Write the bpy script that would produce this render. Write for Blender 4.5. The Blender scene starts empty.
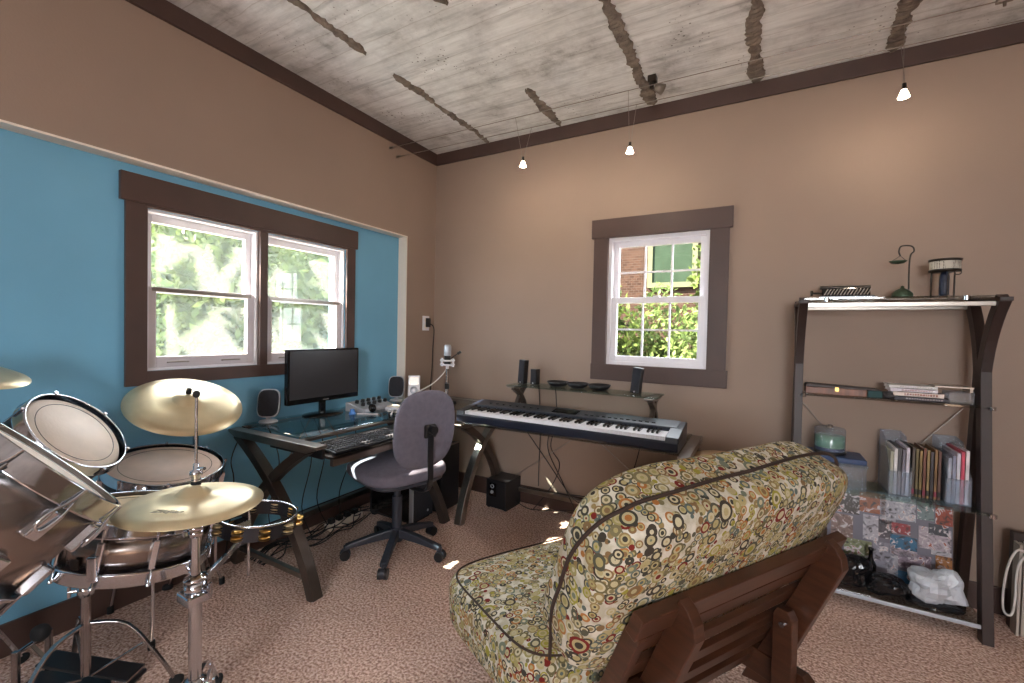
import bpy, bmesh, math, random
from mathutils import Vector, Matrix
R = math.radians
PI = math.pi
V = Vector
scene = bpy.context.scene
col = scene.collection

# ------------------------------------------------------------------ camera
cd = bpy.data.cameras.new('camera'); cam = bpy.data.objects.new('camera', cd); col.objects.link(cam)
scene.camera = cam
cd.sensor_width = 36; cd.lens = 36 * 438.87 / 1024; cd.clip_start = .02
CF = V((-0.48818863, 0.87245335, -0.02229397)); CR = V((0.87223996, 0.48861373, 0.02130887)); CU = CR.cross(CF)
cm = Matrix((CR, CU, -CF)).transposed().to_4x4(); cm.translation = V((2.33817655, -2.85108999, 1.25))
cam.matrix_world = cm

# ------------------------------------------------------------------ light
scene.view_settings.view_transform = 'Standard'; scene.view_settings.look = 'None'
scene.view_settings.gamma = 1; scene.view_settings.use_curve_mapping = False
scene.view_settings.exposure = 0.32
SKY = 14.0; SUN = 75.0; REAR_FILL = 58.0; SIDE_FILL = 0.0
w = bpy.data.worlds.new('world'); scene.world = w; w.use_nodes = True
wb = w.node_tree.nodes['Background']; wb.inputs[0].default_value = (.86, .93, 1, 1); wb.inputs[1].default_value = SKY
sd = bpy.data.lights.new('sun', 'SUN'); so = bpy.data.objects.new('sun', sd); col.objects.link(so)
sd.energy = SUN; sd.angle = R(.6); sd.color = (1, .9, .74)
so.rotation_euler = V((.61, .455, -.65)).to_track_quat('-Z', 'Y').to_euler(); so.location = (-6, -8, 8)
def area(name, loc, direction, sx, sy, power, color=(1, 1, 1)):
    l = bpy.data.lights.new(name, 'AREA'); o = bpy.data.objects.new(name, l); col.objects.link(o)
    l.shape = 'RECTANGLE'; l.size = sx; l.size_y = sy; l.energy = power; l.color = color
    o.location = loc; o.rotation_euler = V(direction).to_track_quat('-Z', 'Y').to_euler()
area('rear_fill_light', (3.2, -5.52, 1.55), (-.25, 1, 0.45), 1.2, 1.1, REAR_FILL, (.98, .98, 1))  # added fill lamp in the unseen rear wall opening, brightens the whole room

# ------------------------------------------------------------------ colour and material helpers
def lin(c):
    f = lambda x: x / 12.92 if x <= .04045 else ((x + .055) / 1.055) ** 2.4
    return tuple(f(x / 255) for x in c) + (1,)
def nt(name):
    m = bpy.data.materials.new(name); m.use_nodes = True; n = m.node_tree
    return m, n, n.nodes['Principled BSDF']
def N(n, t, **k):
    x = n.nodes.new(t)
    for a, b in k.items():
        if a.startswith('i_'): x.inputs[a[2:].replace('_', ' ')].default_value = b
        else: setattr(x, a, b)
    return x
def coords(n, scale=(1, 1, 1)):
    tc = N(n, 'ShaderNodeTexCoord'); mp = N(n, 'ShaderNodeMapping'); n.links.new(tc.outputs['Object'], mp.inputs['Vector'])
    mp.inputs['Scale'].default_value = scale; return mp.outputs[0]
def ramp(n, fac, stops):
    r = N(n, 'ShaderNodeValToRGB'); e = r.color_ramp.elements
    while len(e) > len(stops): e.remove(e[-1])
    while len(e) < len(stops): e.new(.5)
    for a, (p, c) in zip(e, stops): a.position = p; a.color = c
    n.links.new(fac, r.inputs[0]); return r.outputs[0]
def mixc(n, fac, a, b, mode='MIX'):
    m = N(n, 'ShaderNodeMix', data_type='RGBA', blend_type=mode)
    for s, v in ((0, fac), (6, a), (7, b)):
        if hasattr(v, 'links'): n.links.new(v, m.inputs[s])
        else: m.inputs[s].default_value = v
    return m.outputs[2]
def mat(name, c, rough=.5, metal=0, var=.12, nscale=6, stretch=(1, 1, 1), bump=0, bscale=60, spec=.5, coat=0):
    m, n, p = nt(name); v = coords(n, stretch)
    no = N(n, 'ShaderNodeTexNoise', i_Scale=nscale, i_Detail=4.0); n.links.new(v, no.inputs['Vector'])
    c = lin(c) if max(c) > 1.01 else c
    lo = tuple(x * (1 - var) for x in c[:3]) + (1,); hi = tuple(min(1, x * (1 + var)) for x in c[:3]) + (1,)
    n.links.new(ramp(n, no.outputs[0], [(.3, lo), (.7, hi)]), p.inputs['Base Color'])
    p.inputs['Roughness'].default_value = rough; p.inputs['Metallic'].default_value = metal
    p.inputs['Specular IOR Level'].default_value = spec; p.inputs['Coat Weight'].default_value = coat
    if bump:
        b2 = N(n, 'ShaderNodeTexNoise', i_Scale=bscale, i_Detail=3.0); n.links.new(v, b2.inputs['Vector'])
        b = N(n, 'ShaderNodeBump', i_Strength=bump, i_Distance=.01); n.links.new(b2.outputs[0], b.inputs['Height'])
        n.links.new(b.outputs[0], p.inputs['Normal'])
    return m
def glass(name, tint=(1, 1, 1), refl=.10, rough=.0, haze=None):
    m, n, p = nt(name); n.nodes.remove(p); out = n.nodes['Material Output']
    tr = N(n, 'ShaderNodeBsdfTransparent'); tr.inputs[0].default_value = tuple(tint) + (1,)
    gl = N(n, 'ShaderNodeBsdfGlossy'); gl.inputs['Roughness'].default_value = rough
    lw = N(n, 'ShaderNodeLayerWeight'); pw = N(n, 'ShaderNodeMath', operation='POWER'); n.links.new(lw.outputs['Facing'], pw.inputs[0]); pw.inputs[1].default_value = 4.0
    lw.inputs['Blend'].default_value = .5
    ad = N(n, 'ShaderNodeMath', operation='MULTIPLY_ADD', use_clamp=True); n.links.new(pw.outputs[0], ad.inputs[0]); ad.inputs[1].default_value = .6; ad.inputs[2].default_value = .02 + refl
    mx = N(n, 'ShaderNodeMixShader'); n.links.new(ad.outputs[0], mx.inputs[0]); n.links.new(tr.outputs[0], mx.inputs[1]); n.links.new(gl.outputs[0], mx.inputs[2])
    last = mx.outputs[0]
    if haze:
        df = N(n, 'ShaderNodeBsdfTranslucent'); df.inputs[0].default_value = haze[1]
        d2 = N(n, 'ShaderNodeBsdfDiffuse'); d2.inputs[0].default_value = haze[1]
        a = N(n, 'ShaderNodeMixShader'); a.inputs[0].default_value = .35; n.links.new(df.outputs[0], a.inputs[1]); n.links.new(d2.outputs[0], a.inputs[2])
        b = N(n, 'ShaderNodeMixShader'); b.inputs[0].default_value = haze[0]; n.links.new(last, b.inputs[1]); n.links.new(a.outputs[0], b.inputs[2]); last = b.outputs[0]
    n.links.new(last, out.inputs[0]); return m

M = {}
M['wall_brown'] = mat('brown wall paint', (148, 127, 113), .75, var=.05, nscale=1.6, bump=.06, bscale=120)
M['wall_blue'] = mat('blue wall paint', (110, 168, 198), .6, var=.07, nscale=2, bump=.04, bscale=120)
M['cream'] = mat('cream return paint', (232, 220, 206), .6, var=.03, bump=.03)
M['trim'] = mat('dark brown trim paint', (72, 53, 47), .5, var=.12, nscale=5, bump=.06, bscale=40)
M['white'] = mat('white vinyl', (225, 222, 226), .35, var=.02)
M['pvc_grey'] = mat('grey white sash', (196, 188, 192), .4, var=.03)
M['chrome'] = mat('chrome', (205, 208, 215), .12, 1, var=.05)
M['chrome_worn'] = mat('worn chrome', (170, 165, 165), .25, 1, var=.15, nscale=20)
M['steel'] = mat('brushed nickel', (150, 142, 134), .32, 1, var=.08, nscale=30)
M['gun'] = mat('gunmetal brown frame', (98, 88, 82), .34, .75, var=.15, nscale=8)
M['espresso'] = mat('espresso painted metal', (46, 31, 27), .5, .0, var=.2, nscale=10)
M['black'] = mat('black plastic', (26, 26, 29), .38, var=.15)
M['black_gloss'] = mat('gloss black plastic', (12, 12, 14), .12, var=.1)
M['screen'] = mat('dark matt screen', (46, 44, 46), .28, var=.05)
M['rubber'] = mat('black rubber', (20, 20, 22), .8, var=.2)
M['charcoal'] = mat('charcoal speaker cloth', (38, 39, 46), .9, var=.15, nscale=80, bump=.3, bscale=400)
M['silver'] = mat('silver plastic', (186, 190, 198), .35, .3, var=.05)
M['chair_fabric'] = mat('grey blue office fabric', (104, 100, 112), .95, var=.1, nscale=40, bump=.4, bscale=350)
M['chair_plastic'] = mat('dark slate plastic', (42, 46, 56), .45, var=.1)
M['keys_white'] = mat('white keys', (225, 222, 225), .3, var=.02)
M['piano_body'] = mat('piano charcoal shell', (48, 50, 55), .4, var=.12)
M['piano_dark'] = mat('piano navy front', (24, 30, 44), .3, var=.12)
M['cord'] = mat('black cord', (22, 21, 24), .6)
M['cord_white'] = mat('white cord', (205, 200, 195), .6)
M['brass'] = mat('cymbal bronze', (206, 184, 142), .33, .85, var=.13, nscale=4)
M['brass_jingle'] = mat('jingle brass', (214, 170, 96), .28, 1, var=.2, nscale=30)
M['ink'] = mat('black ink', (40, 36, 34), .7)
M['drum_black'] = mat('black drum shell', (34, 33, 38), .3, var=.2)
M['drumhead'] = mat('coated drumhead', (244, 230, 216), .6, var=.08, nscale=9, bump=.15, bscale=120)
M['snarehead'] = mat('warm coated snare head', (228, 208, 172), .6, var=.05, nscale=8)
M['glass_edge'] = glass('green glass', (.80, .93, .90), .06, .01)
M['glass_desk'] = glass('pale blue green desk glass', (.84, .95, .97), .14, .02)
M['glass_smoke'] = glass('smoky shelf glass', (.74, .76, .74), .06, .02)
M['pane'] = glass('window glass', (1, 1, 1), .0)
M['pane_screen'] = glass('screened window glass', (1, 1, 1), .0, 0, (.045, (.66, .73, .70, 1)))
M['plastic_clear'] = glass('clear frosted plastic', (.86, .90, .94), .04, .2, (.24, (.74, .82, .92, 1)))
M['green_mesh'] = mat('green discs', (98, 146, 118), .4, var=.1)
M['wood_red'] = mat('dark reddish wood', (68, 39, 25), .38, var=.3, nscale=5, stretch=(2, 2, 14), coat=.2)
M['wood_box'] = mat('walnut box', (112, 66, 42), .4, var=.3, nscale=5, stretch=(10, 2, 2))
M['skin_head'] = mat('goat skin drumhead', (190, 160, 126), .6, var=.15, nscale=6)
M['djembe'] = mat('djembe wood', (96, 66, 48), .5, var=.3, nscale=6)
M['verdigris'] = mat('green patina brass', (66, 84, 66), .45, .6, var=.4, nscale=20)
M['bronze_dark'] = mat('dark bronze', (52, 46, 40), .4, .6, var=.3, nscale=30)
M['red'] = mat('red pipe paint', (190, 30, 34), .4)
M['blue_lid'] = mat('navy plastic lid', (44, 66, 104), .4)
M['blind'] = mat('pale blind slat', (172, 162, 152), .55, var=.1)
M['bag_white'] = mat('white plastic bag', (198, 202, 210), .35, var=.08, bump=.3, bscale=30)
M['bag_black'] = mat('black plastic bag', (20, 20, 23), .18, var=.2, bump=.3, bscale=30)
M['leaf'] = None
def leafmat(name, a, b):
    m, n, p = nt(name); no = N(n, 'ShaderNodeTexNoise', i_Scale=5.0, i_Detail=3.0); n.links.new(coords(n), no.inputs['Vector'])
    c = ramp(n, no.outputs[0], [(.35, lin(a)), (.62, lin(b))])
    n.links.new(c, p.inputs['Base Color']); p.inputs['Roughness'].default_value = .6; p.inputs['Specular IOR Level'].default_value = .08
    t = N(n, 'ShaderNodeBsdfTranslucent'); n.links.new(c, t.inputs[0])
    mx = N(n, 'ShaderNodeMixShader'); mx.inputs[0].default_value = .32
    n.links.new(p.outputs[0], mx.inputs[1]); n.links.new(t.outputs[0], mx.inputs[2]); n.links.new(mx.outputs[0], n.nodes['Material Output'].inputs[0])
    return m
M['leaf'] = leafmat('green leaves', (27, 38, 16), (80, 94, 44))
M['leaf_pale'] = leafmat('pale green leaves', (46, 60, 32), (98, 114, 64))  # paler leaf green for some trees, shrubs and the hedge
M['bark'] = mat('bark', (44, 37, 31), .9, var=.3, nscale=12, bump=.4)

def carpet():
    m, n, p = nt('pinkish brown carpet'); v = coords(n)
    a = N(n, 'ShaderNodeTexNoise', i_Scale=100.0, i_Detail=2.0); n.links.new(v, a.inputs['Vector'])
    b = N(n, 'ShaderNodeTexNoise', i_Scale=2.2, i_Detail=3.0); n.links.new(v, b.inputs['Vector'])
    c1 = ramp(n, a.outputs[0], [(.34, lin((166, 130, 115))), (.5, lin((220, 184, 167))), (.66, lin((248, 224, 210)))])
    c2 = ramp(n, b.outputs[0], [(.35, (.84, .84, .84, 1)), (.65, (1.0, 1.0, 1.0, 1))])
    n.links.new(mixc(n, 1.0, c1, c2, 'MULTIPLY'), p.inputs['Base Color']); p.inputs['Roughness'].default_value = 1; p.inputs['Specular IOR Level'].default_value = .1
    bp = N(n, 'ShaderNodeBump', i_Strength=.9, i_Distance=.012); n.links.new(a.outputs[0], bp.inputs['Height']); n.links.new(bp.outputs[0], p.inputs['Normal'])
    return m
def concrete():
    m, n, p = nt('board marked concrete')
    v = coords(n, (1.3, 11, 1)); a = N(n, 'ShaderNodeTexNoise', i_Scale=2.4, i_Detail=8.0, i_Roughness=.6, i_Distortion=.15); n.links.new(v, a.inputs['Vector'])
    b = N(n, 'ShaderNodeTexNoise', i_Scale=3.4, i_Detail=8.0, i_Roughness=.7); n.links.new(coords(n), b.inputs['Vector'])
    c = ramp(n, a.outputs[0], [(.22, lin((176, 176, 177))), (.48, lin((222, 221, 220))), (.7, lin((240, 240, 240)))])
    d = ramp(n, b.outputs[0], [(.30, (.42, .41, .40, 1)), (.42, (.80, .79, .79, 1)), (.56, (1, 1, 1, 1))])
    c = mixc(n, 1.0, c, d, 'MULTIPLY')
    # board joints every 14 cm and peppered air holes
    tc = N(n, 'ShaderNodeTexCoord'); s = N(n, 'ShaderNodeSeparateXYZ'); n.links.new(tc.outputs['Object'], s.inputs[0])
    ds = N(n, 'ShaderNodeTexNoise', i_Scale=7.0, i_Detail=3.0); n.links.new(tc.outputs['Object'], ds.inputs['Vector'])
    k = N(n, 'ShaderNodeMath', operation='MULTIPLY_ADD'); n.links.new(ds.outputs[0], k.inputs[0]); k.inputs[1].default_value = .03; n.links.new(s.outputs[1], k.inputs[2])
    q = N(n, 'ShaderNodeMath', operation='MULTIPLY'); n.links.new(k.outputs[0], q.inputs[0]); q.inputs[1].default_value = 1 / .14
    fr = N(n, 'ShaderNodeMath', operation='FRACT'); n.links.new(q.outputs[0], fr.inputs[0])
    jl = ramp(n, fr.outputs[0], [(0, (.66, .63, .6, 1)), (.05, (.95, .95, .95, 1)), (.5, (1, 1, 1, 1)), (.95, (.97, .97, .97, 1))])
    c = mixc(n, .8, c, jl, 'MULTIPLY')
    vo = N(n, 'ShaderNodeTexVoronoi', i_Scale=38.0); n.links.new(tc.outputs['Object'], vo.inputs['Vector'])
    mk = N(n, 'ShaderNodeTexNoise', i_Scale=2.6, i_Detail=2.0); n.links.new(tc.outputs['Object'], mk.inputs['Vector'])
    su = N(n, 'ShaderNodeMath', operation='MULTIPLY_ADD'); n.links.new(mk.outputs[0], su.inputs[0]); su.inputs[1].default_value = -.9; n.links.new(vo.outputs[0], su.inputs[2])
    pk = ramp(n, su.outputs[0], [(0, (.25, .23, .22, 1)), (.01, (1, 1, 1, 1))])
    sh = N(n, 'ShaderNodeMath', operation='ADD'); n.links.new(su.outputs[0], sh.inputs[0]); sh.inputs[1].default_value = .42
    pk = ramp(n, sh.outputs[0], [(0, (.25, .23, .22, 1)), (.03, (1, 1, 1, 1))])
    c = mixc(n, .8, c, pk, 'MULTIPLY')
    n.links.new(c, p.inputs['Base Color']); p.inputs['Roughness'].default_value = .85
    bp = N(n, 'ShaderNodeBump', i_Strength=.2, i_Distance=.01); n.links.new(a.outputs[0], bp.inputs['Height']); n.links.new(bp.outputs[0], p.inputs['Normal'])
    return m
def dotfabric():
    m, n, p = nt('cream fabric printed with coloured rings'); v = coords(n)
    cur = None
    pal = [(138, 118, 78), (100, 92, 62), (168, 154, 112), (60, 58, 50), (118, 108, 78), (112, 36, 30), (82, 80, 66), (160, 104, 54), (108, 114, 98), (150, 140, 92), (62, 56, 48), (146, 138, 56), (88, 98, 92), (124, 98, 66)]
    pn = N(n, 'ShaderNodeTexNoise', i_Scale=30.0); n.links.new(v, pn.inputs['Vector'])
    last = ramp(n, pn.outputs[0], [(.4, lin((176, 168, 148))), (.6, lin((204, 198, 184)))])
    for sc, off, seed in ((42, .0, 0), (37, 7.3, 0), (30, 5.1, 0), (18, 3.3, 1)):
        mp = N(n, 'ShaderNodeMapping'); n.links.new(v, mp.inputs[0]); mp.inputs['Location'].default_value = (off, off * .7, off * 1.9)
        vo = N(n, 'ShaderNodeTexVoronoi', i_Scale=float(sc), i_Randomness=.75); n.links.new(mp.outputs[0], vo.inputs['Vector'])
        sp = N(n, 'ShaderNodeSeparateColor'); n.links.new(vo.outputs['Color'], sp.inputs[0])
        # size per cell
        sz = N(n, 'ShaderNodeMath', operation='MULTIPLY_ADD'); n.links.new(sp.outputs[0], sz.inputs[0])
        sz.inputs[1].default_value = .22 if seed == 0 else .80; sz.inputs[2].default_value = .46 if seed == 0 else -.22
        dv = N(n, 'ShaderNodeMath', operation='DIVIDE'); n.links.new(vo.outputs['Distance'], dv.inputs[0]); n.links.new(sz.outputs[0], dv.inputs[1])
        ng = N(n, 'ShaderNodeMath', operation='GREATER_THAN'); n.links.new(sz.outputs[0], ng.inputs[0]); ng.inputs[1].default_value = .2
        def cr(fac, sh):
            pp = pal[sh:] + pal[:sh]; o = ramp(n, fac, [(i / len(pp), lin(q)) for i, q in enumerate(pp)]); o.node.color_ramp.interpolation = 'CONSTANT'; return o
        outer = cr(sp.outputs[1], 3); inner = cr(sp.outputs[2], 0)
        ring = ramp(n, dv.outputs[0], [(0, (1, 1, 1, 1)), (.34, (0, 0, 0, 1))]); ring.node.color_ramp.interpolation = 'CONSTANT'
        gap = ramp(n, dv.outputs[0], [(0, (0, 0, 0, 1)), (.56, (1, 1, 1, 1)), (.78, (1, 1, 1, 1))]); gap.node.color_ramp.interpolation = 'CONSTANT'
        cream = mixc(n, sp.outputs[2], lin((190, 180, 152)), lin((160, 146, 96)))
        c = mixc(n, ring, cream, inner); c = mixc(n, gap, c, outer)
        ins = ramp(n, dv.outputs[0], [(0, (1, 1, 1, 1)), (.8, (0, 0, 0, 1))]); ins.node.color_ramp.interpolation = 'CONSTANT'
        mu = N(n, 'ShaderNodeMath', operation='MULTIPLY'); n.links.new(ins, mu.inputs[0]); n.links.new(ng.outputs[0], mu.inputs[1])
        last = mixc(n, mu.outputs[0], last, c)
    n.links.new(last, p.inputs['Base Color']); p.inputs['Roughness'].default_value = .9; p.inputs['Specular IOR Level'].default_value = .2
    wv = N(n, 'ShaderNodeTexNoise', i_Scale=260.0); n.links.new(v, wv.inputs['Vector'])
    w2 = N(n, 'ShaderNodeTexNoise', i_Scale=9.0, i_Detail=2.0); n.links.new(v, w2.inputs['Vector'])
    ad = N(n, 'ShaderNodeMath', operation='MULTIPLY_ADD'); n.links.new(wv.outputs[0], ad.inputs[0]); ad.inputs[1].default_value = .12; n.links.new(w2.outputs[0], ad.inputs[2])
    bp = N(n, 'ShaderNodeBump', i_Strength=.6, i_Distance=.02); n.links.new(ad.outputs[0], bp.inputs['Height']); n.links.new(bp.outputs[0], p.inputs['Normal'])
    return m
def brick():
    m, n, p = nt('brown brick'); b = N(n, 'ShaderNodeTexBrick', i_Scale=5.0); mp = N(n, 'ShaderNodeMapping')
    tc = N(n, 'ShaderNodeTexCoord'); n.links.new(tc.outputs['Object'], mp.inputs[0]); mp.inputs['Rotation'].default_value = (R(90), 0, 0)
    n.links.new(mp.outputs[0], b.inputs['Vector'])
    b.inputs['Color1'].default_value = lin((48, 35, 29)); b.inputs['Color2'].default_value = lin((35, 25, 21)); b.inputs['Mortar'].default_value = lin((62, 57, 52)); b.inputs['Mortar Size'].default_value = .012
    n.links.new(b.outputs[0], p.inputs['Base Color']); p.inputs['Roughness'].default_value = .9; p.inputs['Specular IOR Level'].default_value = 0; return m
def collage():
    m, n, p = nt('glossy photo print collage'); v = coords(n)
    vo = N(n, 'ShaderNodeTexVoronoi', distance='CHEBYCHEV', i_Scale=11.0, i_Randomness=.7); n.links.new(v, vo.inputs['Vector'])
    sp = N(n, 'ShaderNodeSeparateColor'); n.links.new(vo.outputs['Color'], sp.inputs[0])
    c = ramp(n, sp.outputs[0], [(i / 9, lin(q)) for i, q in enumerate([(196, 190, 198), (40, 44, 54), (150, 60, 40), (190, 186, 196), (40, 100, 140), (178, 172, 150), (110, 50, 52), (60, 60, 66), (204, 200, 206)])]); c.node.color_ramp.interpolation = 'CONSTANT'
    no = N(n, 'ShaderNodeTexNoise', i_Scale=42.0, i_Detail=4.0); n.links.new(v, no.inputs['Vector'])
    c2 = ramp(n, no.outputs['Color'], [(.38, lin((60, 40, 44))), (.5, (1, 1, 1, 1)), (.64, lin((220, 150, 110)))])
    n.links.new(mixc(n, .75, c, c2, 'MULTIPLY'), p.inputs['Base Color']); p.inputs['Roughness'].default_value = .3; return m
def printmat(c, seed):
    m, n, p = nt('small colour print'); v = coords(n); mp = N(n, 'ShaderNodeMapping'); n.links.new(v, mp.inputs[0]); mp.inputs['Location'].default_value = (seed * 3.7, seed, 0)
    no = N(n, 'ShaderNodeTexNoise', i_Scale=34.0, i_Detail=3.0, i_Distortion=1.2); n.links.new(mp.outputs[0], no.inputs['Vector'])
    k = ramp(n, no.outputs[0], [(.3, lin((40, 34, 36))), (.46, lin(c)), (.56, lin(c)), (.62, lin((206, 200, 202))), (.7, lin((150, 74, 54)))])
    n.links.new(k, p.inputs['Base Color']); p.inputs['Roughness'].default_value = .35; return m
def drumsteel():
    m, n, p = nt('satin chrome drum shell')
    p.inputs['Base Color'].default_value = lin((150, 142, 138)); p.inputs['Metallic'].default_value = 1; p.inputs['Roughness'].default_value = .26; p.inputs['Anisotropic'].default_value = .8
    return m
M['carpet'] = carpet(); M['concrete'] = concrete(); M['fabric'] = dotfabric(); M['brick'] = brick(); M['collage'] = collage(); M['drum_steel'] = drumsteel()
M['groove'] = mat('broken rough mortar', (118, 106, 96), .95, var=.45, nscale=18, bump=1, bscale=50)

# ------------------------------------------------------------------ mesh builder
class MB:
    def __init__(s): s.v = []; s.f = []; s.sm = []
    def add(s, vs, fs, smooth=False):
        b = len(s.v); s.v += [V(x) for x in vs]
        for f in fs: s.f.append([b + i for i in f]); s.sm.append(smooth)
        return s
    def box(s, lo, hi, mx=None):
        x0, y0, z0 = lo; x1, y1, z1 = hi
        vs = [V(p) for p in ((x0, y0, z0), (x1, y0, z0), (x1, y1, z0), (x0, y1, z0), (x0, y0, z1), (x1, y0, z1), (x1, y1, z1), (x0, y1, z1))]
        if mx is not None: vs = [mx @ p for p in vs]
        return s.add(vs, [(0, 3, 2, 1), (4, 5, 6, 7), (0, 1, 5, 4), (1, 2, 6, 5), (2, 3, 7, 6), (3, 0, 4, 7)])
    def cbox(s, c, size, mx=None):
        c = V(c); h = V(size) / 2
        return s.box(-h, h, Matrix.Translation(c) @ (mx.to_4x4() if mx is not None else Matrix()))
    def tube(s, pts, r, n=8, cap=True, closed=False):
        pts = [V(p) for p in pts]; k = len(pts); rs = r if isinstance(r, (list, tuple)) else [r] * k
        rings = []; up = None
        for i, p in enumerate(pts):
            if closed: t = (pts[(i + 1) % k] - pts[i - 1]).normalized()
            else: t = (pts[min(i + 1, k - 1)] - pts[max(i - 1, 0)]).normalized()
            if up is None: up = V((0, 0, 1)) if abs(t.z) < .9 else V((1, 0, 0))
            a = t.cross(up)
            if a.length < 1e-5: a = t.cross(V((.3, 1, .2)))
            a.normalize(); b = a.cross(t).normalized(); up = b
            rings.append([p + (a * math.cos(2 * PI * j / n) + b * math.sin(2 * PI * j / n)) * rs[i] for j in range(n)])
        vs = [q for g in rings for q in g]; fs = []
        for i in range(k if closed else k - 1):
            i2 = (i + 1) % k
            for j in range(n): fs.append((i * n + j, i * n + (j + 1) % n, i2 * n + (j + 1) % n, i2 * n + j))
        s.add(vs, fs, True)
        if cap and not closed: s.add(rings[0], [tuple(range(n))[::-1]]); s.add(rings[-1], [tuple(range(n))])
        return s
    def cyl(s, a, b, r, n=16): return s.tube([a, b], r, n)
    def lathe(s, prof, c=(0, 0, 0), axis=(0, 0, 1), n=40, smooth=True):
        q = V(axis).to_track_quat('Z', 'Y').to_matrix(); c = V(c); vs = []; k = len(prof)
        for (r, z) in prof:
            for j in range(n): vs.append(c + q @ V((r * math.cos(2 * PI * j / n), r * math.sin(2 * PI * j / n), z)))
        fs = [(i * n + j, i * n + (j + 1) % n, (i + 1) * n + (j + 1) % n, (i + 1) * n + j) for i in range(k - 1) for j in range(n)]
        return s.add(vs, fs, smooth)
    def beam(s, pts, side, w, t):
        """rectangular bar swept along pts; side = fixed width direction, w width, t thickness in the plane of the curve"""
        side = V(side).normalized(); pts = [V(p) for p in pts]; k = len(pts); vs = []
        ts = t if isinstance(t, (list, tuple)) else [t] * k
        for i, p in enumerate(pts):
            d = (pts[min(i + 1, k - 1)] - pts[max(i - 1, 0)]).normalized(); nn = d.cross(side).normalized()
            for a, b in ((-1, -1), (1, -1), (1, 1), (-1, 1)): vs.append(p + side * a * w / 2 + nn * b * ts[i] / 2)
        fs = [(i * 4 + j, i * 4 + (j + 1) % 4, i * 4 + 4 + (j + 1) % 4, i * 4 + 4 + j) for i in range(k - 1) for j in range(4)]
        return s.add(vs, fs + [(3, 2, 1, 0), tuple(range(4 * k - 4, 4 * k))])
    def superell(s, c, ax, half, e=.35, nu=48, nv=28, wob=0, seed=0):
        """rounded cushion: ax = 3 unit axes, half sizes"""
        g = lambda x, p: math.copysign(abs(x) ** p, x); rnd = random.Random(seed); ph = [rnd.uniform(0, 6) for _ in range(6)]
        c = V(c); vs = []
        for i in range(nv + 1):
            la = -PI / 2 + PI * i / nv
            for j in range(nu):
                lo = 2 * PI * j / nu
                x = g(math.cos(la), e) * g(math.cos(lo), e); y = g(math.cos(la), e) * g(math.sin(lo), e); z = g(math.sin(la), e)
                k = 1 + wob * (math.sin(5 * x + ph[0]) * math.sin(4 * y + ph[1]) + .6 * math.sin(9 * y + ph[2] + 3 * z) + .5 * math.sin(11 * x + ph[3]))
                vs.append(c + ax[0] * x * half[0] + ax[1] * y * half[1] * (k if wob else 1) + ax[2] * z * half[2] * (k if wob else 1))
        fs = [(i * nu + j, i * nu + (j + 1) % nu, (i + 1) * nu + (j + 1) % nu, (i + 1) * nu + j) for i in range(nv) for j in range(nu)]
        return s.add(vs, fs, True)
    def prism(s, poly, ex, mx=None):
        """poly: list of 3d points (planar), ex: extrusion vector"""
        ex = V(ex); a = [V(p) for p in poly]; b = [p + ex for p in a]; n = len(a)
        vs = a + b
        if mx is not None: vs = [mx @ q for q in vs]
        return s.add(vs, [tuple(range(n))[::-1], tuple(range(n, 2 * n))] + [(i, (i + 1) % n, n + (i + 1) % n, n + i) for i in range(n)])
    def xf(s, m): s.v = [m @ v for v in s.v]; return s

WM = {}
def thing(name, label, cat, loc=(0, 0, 0), rz=0, group=None):
    o = bpy.data.objects.new(name, None); col.objects.link(o); o.empty_display_size = .1
    o.location = loc; o.rotation_euler = (0, 0, rz); o['label'] = label; o['category'] = cat
    if group: o['group'] = group
    WM[o.name] = Matrix.Translation(V(loc)) @ Matrix.Rotation(rz, 4, 'Z'); return o
def obj(name, mb, m, parent=None, bevel=0, label=None, local=False):
    me = bpy.data.meshes.new(name); vs = mb.v
    W = WM.get(parent.name, Matrix()) if parent else Matrix()
    if parent and not local: inv = W.inverted(); vs = [inv @ v for v in vs]
    me.from_pydata([tuple(v) for v in vs], [], mb.f); me.polygons.foreach_set('use_smooth', mb.sm)
    bm = bmesh.new(); bm.from_mesh(me); bmesh.ops.recalc_face_normals(bm, faces=bm.faces); bm.to_mesh(me); bm.free()
    me.update(); me.materials.append(M[m] if isinstance(m, str) else m)
    o = bpy.data.objects.new(name, me); col.objects.link(o)
    if parent: o.parent = parent
    WM[o.name] = W
    if bevel:
        b = o.modifiers.new('bevel', 'BEVEL'); b.width = bevel; b.segments = 2; b.limit_method = 'ANGLE'; b.angle_limit = R(40)
    if label: o['label'] = label
    return o
def tag(o, label, cat, group=None):
    o['label'] = label; o['category'] = cat
    if group: o['group'] = group
    return o
def struct(name, mb, m, parent=None, bevel=0):
    o = obj(name, mb, m, parent, bevel)
    if not parent: o['kind'] = 'structure'
    return o
def dup(root, loc, rz=None, label=None, group=None):
    r = root.copy(); col.objects.link(r); r.location = loc
    if rz is not None: r.rotation_euler = (0, 0, rz)
    if label: r['label'] = label
    if group: r['group'] = group
    for ch in list(root.children):
        c = ch.copy(); col.objects.link(c); c.parent = r
        for g in ch.children: d = g.copy(); col.objects.link(d); d.parent = c
    return r
def bez(a, b, c, n=8):
    a, b, c = V(a), V(b), V(c); return [a * (1 - t) ** 2 + b * 2 * t * (1 - t) + c * t * t for t in [i / n for i in range(n + 1)]]
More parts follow.
